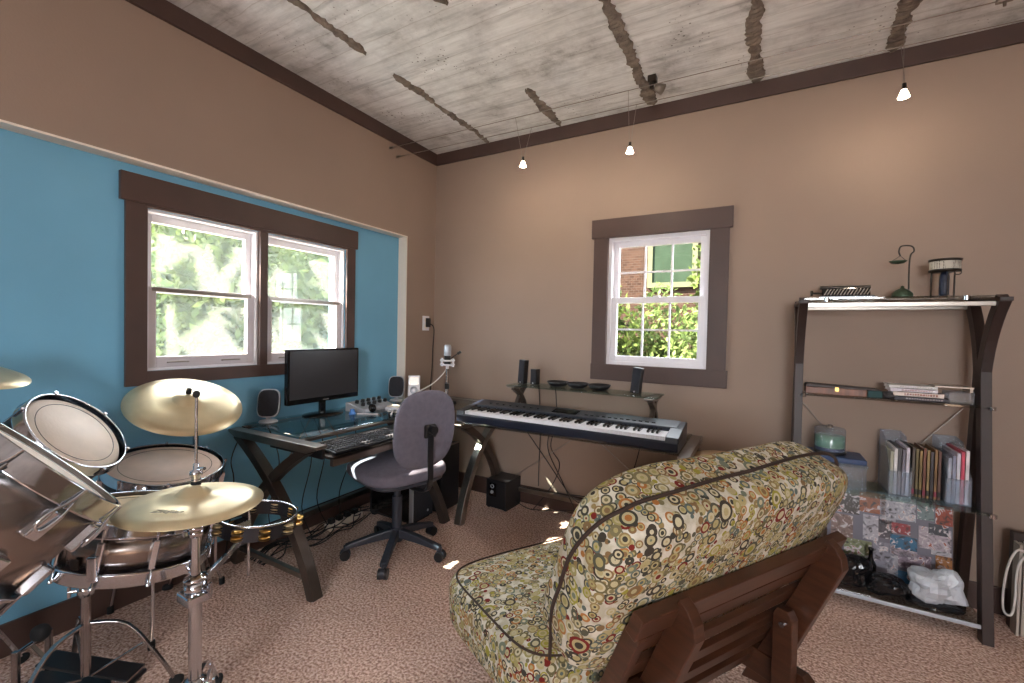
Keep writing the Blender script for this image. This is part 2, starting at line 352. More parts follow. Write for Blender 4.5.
def spline(pts, n=6):
    pts = [V(p) for p in pts]; o = []
    for i in range(len(pts) - 1):
        p0, p1, p2, p3 = pts[max(i - 1, 0)], pts[i], pts[i + 1], pts[min(i + 2, len(pts) - 1)]
        for k in range(n):
            t = k / n; o.append(.5 * ((2 * p1) + (p2 - p0) * t + (2 * p0 - 5 * p1 + 4 * p2 - p3) * t * t + (3 * p1 - p0 - 3 * p2 + p3) * t ** 3))
    return o + [pts[-1]]

# ------------------------------------------------------------------ the setting
ZC = 2.681; X1 = 4.4; Y1 = -5.5; NT = 1.952; NY = -.334; ND = -.08
struct('floor', MB().box((-.3, Y1 - .1, -.1), (X1 + .1, .16, 0)), 'carpet')
struct('ceiling', MB().box((-.3, Y1 - .1, ZC), (X1 + .1, .16, ZC + .2)), 'concrete')
def holed(axis, at, thick, u0, u1, z0, z1, holes):
    """wall slab with rectangular holes; axis 'x' = wall plane x=at spanning y, 'y' = plane y=at spanning x"""
    m = MB(); us = sorted({u0, u1, *[h[0] for h in holes], *[h[1] for h in holes]}); zs = sorted({z0, z1, *[h[2] for h in holes], *[h[3] for h in holes]})
    for i in range(len(us) - 1):
        j = 0
        while j < len(zs) - 1:
            um = (us[i] + us[i + 1]) / 2; inside = lambda zz: any(h[0] < um < h[1] and h[2] < zz < h[3] for h in holes)
            if inside((zs[j] + zs[j + 1]) / 2): j += 1; continue
            k = j
            while k + 1 < len(zs) - 1 and not inside((zs[k + 1] + zs[k + 2]) / 2): k += 1
            a, b = min(at, at + thick), max(at, at + thick)
            if axis == 'x': m.box((a, us[i], zs[j]), (b, us[i + 1], zs[k + 1]))
            else: m.box((us[i], a, zs[j]), (us[i + 1], b, zs[k + 1]))
            j = k + 1
    return m
# brown left wall with a wide alcove under z=1.95, the blue alcove back wall holds the double window
struct('wall_left', holed('x', 0, ND, Y1, 0, 0, ZC, [(-3.9, NY, -.0, NT)]), 'wall_brown')
WY0, WY1, WZ0, WZ1 = -1.9269, -0.8311, 1.0363, 1.773
struct('wall_alcove', holed('x', ND - .001, -.16, Y1, .15, 0, ZC, [(WY0, WY1, WZ0, WZ1)]), 'wall_blue')
struct('trim_1', MB().box((ND, -3.9, NT - .004), (.002, NY, NT + .004)).box((ND, NY - .004, 0), (.002, NY + .004, NT + .004)), 'cream')
IX0, IX1, IZ0, IZ1 = 1.461, 2.075, 1.049, 1.881
struct('wall_back', holed('y', 0, .15, ND, X1 + .1, 0, ZC, [(IX0, IX1, IZ0, IZ1)]), 'wall_brown')
struct('wall_right', holed('x', X1, .12, Y1, 0, 0, ZC, []), 'wall_brown')
struct('wall_rear', holed('y', Y1, -.12, 0, X1, 0, ZC, [(2.6, 3.8, 1.0, 2.1)]), 'wall_brown')
struct('trim_2', MB().box((0, Y1, 2.593), (.018, 0, ZC)), 'trim', bevel=.002)
struct('trim_3', MB().box((.018, -.018, 2.593), (X1, 0, ZC)), 'trim', bevel=.002)
struct('baseboard_back', MB().box((.0, -.016, 0), (X1, 0, .125)), 'trim', bevel=.004)
struct('baseboard_left', MB().box((ND, -3.9, 0), (ND + .016, NY - .004, .125)), 'trim', bevel=.004)
struct('baseboard_corner', MB().box((0, NY, 0), (.016, -.016, .125)), 'trim', bevel=.004)

# broken ribs running across the ceiling
rnd = random.Random(3)
def rib(x, y0, y1, wd):
    m = MB(); k = max(6, int(abs(y1 - y0) / .014)); A = []; B = []
    la = ra = 0
    for i in range(k + 1):
        y = y0 + (y1 - y0) * i / k; la += rnd.uniform(-.009, .009); ra += rnd.uniform(-.009, .009); la *= .9; ra *= .9
        e = min(1, i / 4 + .25, (k - i) / 4 + .25)
        A.append((x - wd / 2 * e + la + rnd.uniform(-.004, .004), y)); B.append((x + wd / 2 * e + ra + rnd.uniform(-.004, .004), y))
    vs = []; fs = []
    for (a, b) in zip(A, B):
        d = rnd.uniform(.004, .012)
        vs += [(a[0], a[1], ZC + .001), (a[0] + .006, a[1], ZC - d), ((a[0] + b[0]) / 2, a[1], ZC - d - rnd.uniform(0, .006)), (b[0] - .006, b[1], ZC - d), (b[0], b[1], ZC + .001)]
    for i in range(k):
        for j in range(4): fs.append((i * 5 + j, i * 5 + j + 1, i * 5 + 6 + j, i * 5 + 5 + j))
    return m.add(vs, fs)
ti = 4
for (x, segs, wd) in ((.52, ((-.03, -1.02), (-1.22, -2.3)), .05), (1.11, ((-.03, -.55), (-1.3, -1.9)), .05), (1.73, ((-.02, -1.9),), .062), (2.29, ((-.02, -1.5),), .062), (2.87, ((-.02, -1.4),), .072), (3.46, ((-.02, -1.4),), .07)):
    for a, b in segs: struct('trim_%d' % ti, rib(x, a, b, wd), 'groove'); ti += 1

# ---- window 1: double unit in the blue wall
fx = ND
w1 = struct('window_1', MB().box((fx, -2.0255, 1.7867), (fx + .024, -0.7472, 1.9087)).box((fx, -2.006, 0.9719), (fx + .018, WY0, 1.7867)).box((fx, WY1, 0.9719), (fx + .018, -0.7618, 1.7867))
            .box((fx, WY0, 0.9719), (fx + .018, WY1, WZ0)).box((fx, WY0, WZ1), (fx + .018, WY1, 1.7867)).box((fx - .1, -1.4146, WZ0), (fx + .018, -1.3717, WZ1)), 'trim', bevel=.002)
def hung(name, y0, y1, parent):
    f = MB(); z0, z1 = WZ0, WZ1; a, b = fx - .10, fx - .006
    f.box((a, y0, z0), (b, y0 + .012, z1)).box((a, y1 - .012, z0), (b, y1, z1)).box((a, y0 + .012, z1 - .012), (b, y1 - .012, z1)).box((a, y0 + .012, z0), (b, y1 - .012, z0 + .012))
    fr = obj('window_frame', f, 'white', parent, .002)
    zm = 1.411
    def sash(za, zb, xa, m, sx, lo):
        s = MB(); t = .036 if lo else .03
        s.box((xa, y0 + .012, za), (xa + .03, y0 + .012 + t, zb)).box((xa, y1 - .012 - t, za), (xa + .03, y1 - .012, zb))
        s.box((xa, y0 + .012 + t, za), (xa + .03, y1 - .012 - t, za + (.05 if lo else .02))).box((xa, y0 + .012 + t, zb - (.02 if lo else .036)), (xa + .03, y1 - .012 - t, zb))
        so_ = obj('sash', s, m, parent, .002)
        obj('pane', MB().box((xa + .012, y0 + .02 + t / 2, za + .01), (xa + .016, y1 - .02 - t / 2, zb - .01)), sx, so_)
        return so_
    sash(zm - .012, z1 - .012, fx - .085, 'white', 'pane_screen', False)
    lo = sash(z0 + .012, zm + .012, fx - .05, 'pvc_grey', 'pane_screen', True)
    for yy in (y0 + .135, y1 - .135):
        obj('handle', MB().tube(spline([(fx - .02, yy - .042, z0 + .034), (fx - .008, yy - .036, z0 + .036), (fx - .008, yy + .036, z0 + .036), (fx - .02, yy + .042, z0 + .034)], 4), .004), 'steel', lo, label='small nickel pull handle')
    obj('meeting_rail', MB().box((fx - .052, y0 + .03, zm - .008), (fx - .016, y1 - .03, zm + .010)), 'steel', parent)
hung('left', WY0, -1.4146, w1); hung('right', -1.3717, WY1, w1)

# ---- window 2: six over six in the brown wall
w2 = struct('window_2', MB().box((1.350, -.026, IZ1), (2.196, 0, 2.003)).box((1.366, -.02, .99), (IX0, 0, IZ1)).box((IX1, -.02, .99), (2.18, 0, IZ1)).box((1.362, -.022, .945), (2.190, 0, IZ0 - .0)), 'trim', bevel=.002)
f = MB(); a, b = .006, .10
f.box((IX0, a, IZ0), (IX0 + .022, b, IZ1)).box((IX1 - .022, a, IZ0), (IX1, b, IZ1)).box((IX0 + .022, a, IZ1 - .022), (IX1 - .022, b, IZ1)).box((IX0 + .022, a, IZ0), (IX1 - .022, b, IZ0 + .022))
obj('window_frame', f, 'white', w2, .002)
def sash6(z0, z1, y, x0, x1, t):
    s = MB(); s.box((x0, y, z0), (x0 + t, y + .03, z1)).box((x1 - t, y, z0), (x1, y + .03, z1)).box((x0 + t, y, z0), (x1 - t, y + .03, z0 + t)).box((x0 + t, y, z1 - t), (x1 - t, y + .03, z1))
    so_ = obj('sash', s, 'white', w2, .002); g = MB(); w_ = (x1 - x0 - 2 * t)
    for k in (1, 2): xx = x0 + t + w_ * k / 3; g.box((xx - .006, y + .010, z0 + t), (xx + .006, y + .020, z1 - t))
    zz = (z0 + z1) / 2; g.box((x0 + t, y + .009, zz - .006), (x1 - t, y + .021, zz + .006))
    obj('muntin', g, 'white', so_)
    obj('pane', MB().box((x0 + t / 2, y + .013, z0 + t / 2), (x1 - t / 2, y + .016, z1 - t / 2)), 'pane', so_)
sash6(1.455, IZ1 - .022, .062, IX0 + .022, IX1 - .022, .034)
sash6(IZ0 + .022, 1.49, .022, IX0 + .022, IX1 - .022, .036)
obj('sash_lock', MB().box((1.75, .014, 1.488), (1.79, .05, 1.498)), 'white', w2)

# ---- outside the windows
struct('trim_31', MB().box((-5, -9, -.5), (-.3, .8, -.45)), mat('pale bounce slab', (206, 198, 184), .9, var=.15, nscale=3))  # unseen pale slab, added to bounce sunlight through the window onto the ceiling
struct('ground', MB().box((-25, -25, -.62), (25, 30, -.5)), mat('leafy ground', (90, 78, 64), .95, var=.4, nscale=3, bump=.5, bscale=12))
def leaves(n, c, rad, size, seed, power=.6, flat=0):
    r = random.Random(seed); m = MB(); vs = []; fs = []
    for i in range(n):
        d = V((r.gauss(0, 1), r.gauss(0, 1), r.gauss(0, 1))).normalized() * (r.random() ** power)
        p = V(c) + V((d.x * rad[0], d.y * rad[1], d.z * rad[2])); a = V((r.gauss(0, 1), r.gauss(0, 1), r.gauss(0, 1))).normalized()
        b = a.cross(V((r.gauss(0, 1), r.gauss(0, 1), r.gauss(0, 1)))).normalized(); s = size * r.uniform(.6, 1.5); k = len(vs)
        vs += [p - a * s, p + b * s * .45, p + a * s, p - b * s * .45]; fs.append((k, k + 1, k + 2, k + 3))
    return m.add(vs, fs)
def tree(loc, h, rad, n, size, seed, label, leafm='leaf', trunk=.09, group=None):
    t = thing('leafy_tree', label, 'tree', loc, 0, group); x, y, z = loc
    obj('trunk', MB().tube(spline([(x, y, z), (x + .05, y - .04, z + h * .4), (x - .03, y + .03, z + h)], 5), [trunk] * 6 + [trunk * .6] * 5, 10), 'bark', t)
    obj('foliage', leaves(n, (x, y, z + h), rad, size, seed), leafm, t)
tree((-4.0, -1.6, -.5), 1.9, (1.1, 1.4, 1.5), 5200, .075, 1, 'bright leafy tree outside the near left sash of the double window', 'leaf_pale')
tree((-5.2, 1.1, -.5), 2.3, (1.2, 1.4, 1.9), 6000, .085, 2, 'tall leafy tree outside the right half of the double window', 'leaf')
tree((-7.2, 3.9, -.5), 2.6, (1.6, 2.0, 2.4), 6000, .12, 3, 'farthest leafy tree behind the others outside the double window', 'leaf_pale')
tree((-1.75, -2.35, -.5), 3.6, (.9, .9, .85), 75, .13, 4, 'tree beside the house whose crown dapples the sunlight', 'leaf', .03)
tree((2.15, 4.3, -.5), 2.6, (.78, .7, 1.35), 2600, .06, 5, 'leafy tree at the right side of the small paned window', 'leaf')
def shrub(loc, rad, n, size, seed, label, lm='leaf'):
    t = thing('leafy_shrub', label, 'shrub', loc, 0, 'shrubs outside the small window'); x, y, z = loc
    obj('stem', MB().tube([(x, y, z), (x, y, z + rad[2])], .03, 6), 'bark', t)
    obj('foliage', leaves(n, (x, y, z + rad[2] * .9), rad, size, seed), lm, t)
shrub((.45, 3.0, -.5), (.60, .4, 1.35), 4500, .045, 11, 'green shrub at the left edge of the small paned window')
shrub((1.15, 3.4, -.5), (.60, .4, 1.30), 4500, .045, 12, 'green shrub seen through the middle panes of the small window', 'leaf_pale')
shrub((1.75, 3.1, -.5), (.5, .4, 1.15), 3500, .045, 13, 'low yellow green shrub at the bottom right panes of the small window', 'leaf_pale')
hd = thing('tall_hedge', 'dense tall hedge behind the trees outside the double window', 'hedge', (-10, 2, -.5))
obj('stem', MB().tube([(-10, 2, -.5), (-10, 2, 2)], .1, 8), 'bark', hd)
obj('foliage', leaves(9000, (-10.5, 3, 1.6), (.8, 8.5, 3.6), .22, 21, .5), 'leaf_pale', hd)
hs = thing('neighbour_house', 'brown brick house with a green shuttered window outside the small paned window', 'house', (.2, 6.2, -.5))
obj('brick_wall', MB().box((-3.5, 6.2, -.5), (1.55, 9.5, 4.5)), 'brick', hs)
obj('house_window', MB().box((.38, 6.12, 2.18), (1.30, 6.2, 2.28)).box((.38, 6.12, 3.12), (1.30, 6.2, 3.22)).box((.38, 6.12, 2.28), (.47, 6.2, 3.12)).box((1.21, 6.12, 2.28), (1.30, 6.2, 3.12)), mat('pale yellow frame', (70, 72, 56), .8, spec=0), hs)
obj('shutter', MB().box((.47, 6.15, 2.28), (1.21, 6.19, 3.12)), mat('green shutter', (33, 43, 34), .8, spec=0), hs)
struct('trim_30', MB().box((-.3, Y1 - .1, ZC + .2), (X1 + .1, .16, ZC + 11)), mat('shade block render', (120, 112, 104), .8))  # unseen block above the ceiling, added and made tall to shade the brick house

# ------------------------------------------------------------------ cable lights
wires = tag(obj('cable_wire', MB().tube([(0, -.522, 2.547), (4.4, -.36, 2.60)], .0022, 6).tube([(.0, -.522, 2.547), (.03, -.522, 2.548)], .008, 8), 'steel'), 'thin steel cable under the ceiling, the one farther from the back wall', 'cable', 'low voltage lighting cables')
wires2 = tag(obj('cable_wire', MB().tube([(0, -.452, 2.508), (4.4, -.24, 2.56)], .0022, 6).tube([(.0, -.452, 2.508), (.03, -.452, 2.509)], .008, 8), 'steel'), 'thin steel cable under the ceiling, the one nearer the back wall', 'cable', 'low voltage lighting cables')
bulbm, bn, bp_ = nt('lit halogen'); bp_.inputs['Emission Color'].default_value = (1, .78, .5, 1); bp_.inputs['Emission Strength'].default_value = 60
shadem, sn_, sp_ = nt('glowing frosted lamp glass'); sp_.inputs['Base Color'].default_value = (.9, .85, .8, 1); sp_.inputs['Emission Color'].default_value = (1, .84, .64, 1); sp_.inputs['Emission Strength'].default_value = 6
def pendant(x, z, y, label, sp):
    t = thing('cable_pendant_light', label, 'lamp', (x, y, z), 0, 'halogen pendants on the steel cables')
    f1, f2 = x / 4.4, x / 4.4
    ya, za = -.522 + .162 * f1, 2.547 + .053 * f1; yb, zb = -.452 + .212 * f1, 2.508 + .052 * f1
    obj('hanging_wire', MB().tube([(x - sp, ya, za), (x - .004, y, z + .035)], .0012, 5), 'steel', t)
    obj('hanging_wire', MB().tube([(x + sp, yb, zb), (x + .004, y, z + .035)], .0012, 5), 'steel', t)
    obj('socket', MB().lathe([(0, .046), (.007, .046), (.008, .026), (.010, .020), (0, .020)], (x, y, z), n=16), 'bronze_dark', t)
    obj('bulb', MB().lathe([(0, .012), (.005, .01), (.006, -.004), (0, -.008)], (x, y, z), n=12), bulbm, t)
    obj('lamp_shade', MB().lathe([(.009, .022), (.011, .016), (.021, -.012), (.019, -.012), (.009, .016), (.007, .022)], (x, y, z), n=20), shadem, t)
    l = bpy.data.lights.new('halogen_glow', 'POINT'); lo = bpy.data.objects.new('halogen_glow', l); col.objects.link(lo); l.energy = 3.4; l.color = (1, .84, .66); l.shadow_soft_size = .012
    lo.parent = t; lo.location = (0, 0, -.02)
pendant(1.04, 2.285, -.44, 'leftmost small glass pendant lamp, nearest the corner', .035)
pendant(1.70, 2.25, -.44, 'middle small glass pendant lamp, above the left side of the small window', .012)
pendant(2.845, 2.285, -.42, 'rightmost small glass pendant lamp, above the tall shelf', .006)
ts = thing('ceiling_spotlight', 'small dark bracket spotlight fixed to the concrete ceiling near the middle pendant', 'lamp', (1.80, -.34, ZC))
obj('bracket', MB().box((1.765, -.36, ZC - .035), (1.81, -.31, ZC)).box((1.775, -.35, ZC - .07), (1.795, -.33, ZC - .03)), 'bronze_dark', ts, .004)
obj('lamp_head', MB().lathe([(0, 0), (.018, 0), (.03, .05), (.026, .05), (.014, .008), (0, .008)], (1.80, -.33, ZC - .055), (.6, .5, -.2), 20), 'steel', ts)
tb = thing('cable_tensioner', 'small steel tensioner clamped on the lighting cable at the top right', 'clamp', (3.14, -.41, 2.585))
obj('clamp_body', MB().cbox((3.14, -.407, 2.585), (.05, .02, .018)), 'steel', tb, .003); obj('bolt', MB().cyl((3.14, -.407, 2.56), (3.14, -.407, ZC), .005), 'steel', tb)
tag(obj('sprinkler_pipe', MB().tube([(3.10, -.62, 2.63), (4.4, -.50, 2.63)], .014, 12), 'red'), 'red pipe under the ceiling at the top right corner', 'pipe')

# ------------------------------------------------------------------ outlet with adapter and cord
ot = thing('wall_outlet', 'white wall outlet with a black plug near the room corner', 'outlet', (0, -.1, 1.27))
obj('cover_plate', MB().box((0, -.145, 1.245), (.007, -.068, 1.362)), 'white', ot, .002)
obj('socket', MB().box((.007, -.123, 1.262), (.010, -.092, 1.295)).box((.007, -.123, 1.312), (.010, -.092, 1.345)), 'cream', ot)
pl_ = thing('power_plug', 'black plug and cord hanging from the wall outlet', 'plug', (.03, -.1, 1.3))
obj('plug_body', MB().box((.010, -.118, 1.272), (.036, -.082, 1.345)), 'black', pl_, .004)
obj('cord', MB().tube(spline([(.034, -.09, 1.30), (.05, -.06, 1.26), (.03, -.045, 1.1), (.03, -.05, .95), (.02, -.06, .7), (.03, -.08, .3), (.05, -.1, .14)], 6), .004, 6), 'cord', pl_)

# ------------------------------------------------------------------ computer desk
DY0, DY1 = -1.545, -.585; DZ = .715
dk = thing('computer_desk', 'glass topped computer desk with crossed gunmetal legs in front of the blue wall', 'desk', (.22, -1.06, 0))
for yy in (DY0, DY1):
    obj('leg', MB().beam(bez((.60, yy, 0.0), (.45, yy, .42), (-.02, yy, DZ - .03), 12), (0, 1, 0), .05, [.052 - .010 * i / 12 for i in range(13)]), 'gun', dk, .002)
    obj('leg', MB().beam(bez((-.04, yy + .003, 0.0), (.06, yy + .003, .42), (.54, yy + .003, DZ - .03), 12), (0, 1, 0), .046, [.052 - .010 * i / 12 for i in range(13)]), 'gun', dk, .002)
    obj('side_rail', MB().prism([(-.07, yy - .03, DZ - .005), (-.07, yy - .03, DZ - .02), (-.02, yy - .03, DZ - .04), (.56, yy - .03, DZ - .04), (.635, yy - .03, DZ - .015), (.635, yy - .03, DZ - .0)], (0, .06, 0)), 'steel', dk, .003)
obj('glass_top', MB().box((-.06, DY0 + .045, DZ), (.46, DY1 - .045, DZ + .010)), 'glass_desk', dk, .002)
for xx in (-.05, .44): obj('glass_support', MB().box((xx, DY0 + .03, DZ - .014), (xx + .03, DY1 - .03, DZ)), 'gun', dk)
obj('corner_glass', MB().prism([(-.06, DY1 + .035, DZ), (.50, DY1 + .035, DZ), (.625, -.44, DZ), (.625, -.035, DZ), (.02, -.035, DZ), (.02, -.35, DZ), (-.06, -.35, DZ)], (0, 0, .010)), 'glass_desk', dk)
obj('corner_support', MB().box((.02, -.06, DZ - .03), (.62, -.035, DZ)), 'steel', dk, .002)
obj('lower_bar', MB().box((-.06, DY0 + .02, .09), (-.03, DY1 - .02, .125)), 'steel', dk, .003)
obj('floor_bar', MB().box((.0, DY0 - .012, .075), (.53, DY0 + .012, .10)), 'steel', dk, .002)
obj('cross_wire', MB().tube([(-.05, DY0 + .06, .12), (-.05, -1.1, DZ - .02)], .004, 6).tube([(-.05, DY1 - .06, .12), (-.05, -1.0, DZ - .02)], .004, 6), 'steel', dk)
tr = obj('keyboard_tray', MB().box((.36, -1.50, DZ - .075), (.655, -.66, DZ - .060)).box((.632, -1.50, DZ - .105), (.655, -.66, DZ - .060)), 'gun', dk, .003, label='dark pull out tray')
for yy in (-1.515, -.655): obj('tray_slide', MB().box((.2, yy, DZ - .075), (.6, yy + .013, DZ - .02)), 'black', dk)
kb = thing('computer_keyboard', 'black computer keyboard on the pull out tray of the glass desk', 'keyboard', (.56, -1.24, DZ - .06))
kz = DZ - .060
obj('keyboard_case', MB().prism([(.47, -1.47, kz), (.635, -1.47, kz), (.635, -1.47, kz + .012), (.47, -1.47, kz + .028)], (0, .46, 0)), 'black', kb, .003)
km = MB()
for r_ in range(6):
    for c_ in range(19):
        x0 = .478 + r_ * .0245; y0 = -1.462 + c_ * .0236; zt = kz + .028 - (x0 - .47) * .097
        km.box((x0, y0, zt - .004), (x0 + .018, y0 + .018, zt + .006))
obj('keys', km, mat('dark grey keycaps', (70, 70, 74), .5), kb)
mo = thing('desk_monitor', 'black flat computer monitor on the glass desk in front of the double window', 'monitor', (.05, -1.09, DZ + .01))
rz = Matrix.Translation((.06, -1.09, .0)) @ Matrix.Rotation(R(0), 4, 'Z')
z0 = DZ + .01
obj('screen_housing', MB().box((-.022, -.248, .808), (.012, .248, 1.125), rz).box((-.045, -.15, .85), (-.02, .15, 1.08), rz), 'black_gloss', mo, .006)
obj('screen', MB().box((.012, -.236, .838), (.0135, .236, 1.113), rz), 'screen', mo)
obj('logo', MB().box((.0125, -.02, .816), (.0135, .02, .823), rz), 'steel', mo)
obj('stand_neck', MB().box((-.03, -.02, z0 + .012), (-.012, .02, .87), rz), 'black_gloss', mo, .003)
obj('stand_base', MB().lathe([(0, 0), (.095, 0), (.095, .006), (.03, .016), (0, .016)], (0, 0, 0), n=40).xf(rz @ Matrix.Translation((-.01, 0, z0)) @ Matrix.Diagonal((.95, 1.35, 1, 1))), 'black_gloss', mo)

def desk_speaker(x, y, rz, label, tall=.155):
    t = thing('desktop_speaker', label, 'speaker', (x, y, DZ + .01), rz, 'pair of desktop speakers on the glass desk')
    L = Matrix.Translation((x, y, DZ + .01)) @ Matrix.Rotation(rz, 4, 'Z'); tilt = L @ Matrix.Translation((0, 0, .02)) @ Matrix.Rotation(R(-14), 4, 'Y')
    ell = lambda s, zc, xx: [tilt @ V((xx, .056 * s * math.copysign(abs(math.cos(a)) ** .55, math.cos(a)), zc + tall / 2 * s * math.copysign(abs(math.sin(a)) ** .55, math.sin(a)))) for a in [2 * PI * i / 28 for i in range(28)]]
    m = MB(); rings = [ell(.6, tall / 2 + .005, -.05), ell(.9, tall / 2 + .005, -.035), ell(1.0, tall / 2 + .005, -.01), ell(.97, tall / 2 + .005, .012)]
    vs = [q for g in rings for q in g]; fs = [(i * 28 + j, i * 28 + (j + 1) % 28, (i + 1) * 28 + (j + 1) % 28, (i + 1) * 28 + j) for i in range(3) for j in range(28)]
    m.add(vs, fs, True).add(rings[0], [tuple(range(28))]).add(rings[-1], [tuple(range(28))])
    obj('speaker_shell', m, 'black', t); obj('face_rim', MB().add(ell(1.02, tall / 2 + .005, .006) + ell(1.02, tall / 2 + .005, .013) + ell(.94, tall / 2 + .005, .0145), [(k * 28 + j, k * 28 + (j + 1) % 28, k * 28 + 28 + (j + 1) % 28, k * 28 + 28 + j) for k in (0, 1) for j in range(28)], True), 'silver', t)
    g = ell(.95, tall / 2 + .005, .0125); g2 = ell(.86, tall / 2 + .005, .018)
    obj('grille', MB().add(g + g2, [(j, (j + 1) % 28, 28 + (j + 1) % 28, 28 + j) for j in range(28)] + [tuple(range(28, 56))], False), 'charcoal', t, label='dark cloth grille')
    obj('foot', MB().lathe([(0, 0), (.048, 0), (.044, .008), (.012, .014), (.01, .03), (0, .03)], (0, 0, 0), n=28).xf(L @ Matrix.Translation((-.008, 0, 0))), 'silver', t)
desk_speaker(.0, -1.405, R(-48), 'silver and black desktop speaker at the left end of the glass desk')
desk_speaker(.03, -.455, R(-52), 'silver and black desktop speaker leaning at the right end of the glass desk')
ai = thing('audio_interface', 'silver audio mixer with black knobs on the glass desk behind the monitor', 'mixer', (.14, -.80, DZ + .01))
L = Matrix.Translation((.14, -.80, DZ + .01)) @ Matrix.Rotation(R(6), 4, 'Z')
obj('mixer_case', MB().prism([(-.08, -.14, 0), (.07, -.14, 0), (.07, -.14, .022), (-.06, -.14, .055), (-.08, -.14, .055)], (0, .28, 0), L), 'silver', ai, .003)
kmm = 0
for i in range(5):
    for j in range(2):
        p = L @ V((.03 - j * .05, -.105 + i * .052, .040 + j * .011))
        obj('knob', MB().lathe([(0, .018), (.011, .018), (.013, 0), (0, 0)], p, (.24, 0, 1), 14), 'black', ai)
obj('dial', MB().lathe([(0, .012), (.024, .012), (.028, 0), (0, 0)], L @ V((.072, -.07, .022)), (1, 0, .3), 20), 'black_gloss', ai)
dc = thing('music_player_dock', 'white music player upright in a dock at the right end of the glass desk', 'music player', (.10, -.36, DZ + .01))
dc.location = (.085, -.325, DZ + .01); WM[dc.name] = Matrix.Translation(dc.location)
L = Matrix.Translation((.085, -.325, DZ + .01)) @ Matrix.Rotation(R(-52), 4, 'Z')
obj('dock_base', MB().cbox(L @ V((0, 0, .012)), (.07, .08, .024), L.to_3x3()), 'white', dc, .006)
T2 = L @ Matrix.Translation((0, 0, .022)) @ Matrix.Rotation(R(-10), 4, 'Y')
obj('player_body', MB().box((-.009, -.045, 0), (.009, .045, .158), T2), 'white', dc, .006)
obj('player_display', MB().box((.009, -.034, .084), (.0102, .034, .146), T2), 'steel', dc)
obj('click_wheel', MB().lathe([(.010, .0018), (.028, .0018), (.029, 0)], T2 @ V((.0092, 0, .044)), T2.to_3x3() @ V((1, 0, 0)), 28), 'silver', dc)
# loose things on the desk
tag(obj('blue_bottle_cap', MB().lathe([(0, .034), (.012, .034), (.014, .03), (.014, .018), (.02, .014), (.02, 0), (0, 0)], (.20, -1.00, DZ + .01), n=18), mat('bright blue plastic', (84, 140, 214), .35)), 'small bright blue cap standing on the glass desk right of the monitor', 'cap')
for i, (a, b, lb) in enumerate((((.22, -.98, 0), (.33, -.92, 0), 'white pen lying on the glass desk beside the blue cap'), ((.40, -.88, 0), (.30, -.76, 0), 'white pen lying on the glass desk in front of the mixer'), ((.44, -.72, 0), (.33, -.66, 0), 'white pen lying nearest the right end of the glass desk'))):
    z = DZ + .015; A = V((a[0], a[1], z)); B = V((b[0], b[1], z)); t = thing('pen', lb, 'pen', A, 0, 'pens on the glass desk')
    obj('barrel', MB().tube([A, B], .0045, 8), 'white', t); obj('tip', MB().tube([B, B + (B - A).normalized() * .012], [.004, .001], 8), 'steel', t)
pb = thing('paper_stack', 'small pale stack of papers on the glass desk near the music player', 'papers', (.27, -.66, DZ + .01))
obj('paper', MB().cbox((.265, -.70, DZ + .016), (.11, .08, .012), Matrix.Rotation(.3, 3, 'Z')), 'white', pb, .001); obj('card', MB().cbox((.26, -.70, DZ + .026), (.09, .06, .008), Matrix.Rotation(.1, 3, 'Z')), 'cream', pb, .001)

# microphone on its stand behind the desk chair
ms = thing('microphone_stand', 'chrome desk microphone stand on the corner glass behind the grey office chair', 'microphone stand', (.40, -.33, DZ + .01))
mx, my = .40, -.33
obj('base', MB().lathe([(0, .016), (.065, .012), (.07, 0), (0, 0)], (mx, my, DZ + .01), n=32), 'rubber', ms)
obj('pole', MB().cyl((mx, my, DZ + .02), (mx, my, .975), .011), 'chrome', ms); obj('clutch', MB().cyl((mx, my, .83), (mx, my, .87), .017), 'black', ms)
mi = thing('studio_microphone', 'silver studio microphone in a white cradle on the chrome stand', 'microphone', (mx, my, .98))
obj('cradle', MB().tube([(mx + .048 * math.cos(a), my + .048 * math.sin(a), 1.035) for a in [2 * PI * i / 24 for i in range(24)]], .006, 8, closed=True).tube([(mx + .048 * math.cos(a), my + .048 * math.sin(a), 1.005) for a in [2 * PI * i / 24 for i in range(24)]], .006, 8, closed=True)
    .box((mx + .044, my - .006, .99), (mx + .056, my + .006, 1.05)).box((mx - .056, my - .006, .99), (mx - .044, my + .006, 1.05)).cyl((mx, my, .975), (mx, my, 1.0), .012).box((mx - .05, my - .005, .995), (mx + .05, my + .005, 1.005)), 'white', mi)
obj('microphone_body', MB().lathe([(0, .0), (.022, .0), (.024, .01), (.024, .07), (0, .07)], (mx, my, 1.0), n=24), 'black', mi)
obj('microphone_grille', MB().lathe([(.024, .0), (.026, .005), (.026, .065), (.02, .078), (0, .08)], (mx, my, 1.068), n=24), 'silver', mi)
obj('elastic_arm', MB().tube([(mx + .03, my, 1.05), (mx + .08, my + .02, 1.09)], .004, 6).tube([(mx + .075, my + .018, 1.085), (mx + .098, my + .027, 1.10)], .010, 10), 'black', mi)
obj('cable', MB().tube(spline([(mx, my, .985), (mx - .03, my - .02, .93), (mx - .08, my - .08, .86), (mx - .14, my - .19, .80), (mx - .17, my - .20, .76), (mx - .24, my - .16, DZ + .016)], 6), .004, 7), 'cord_white', mi)

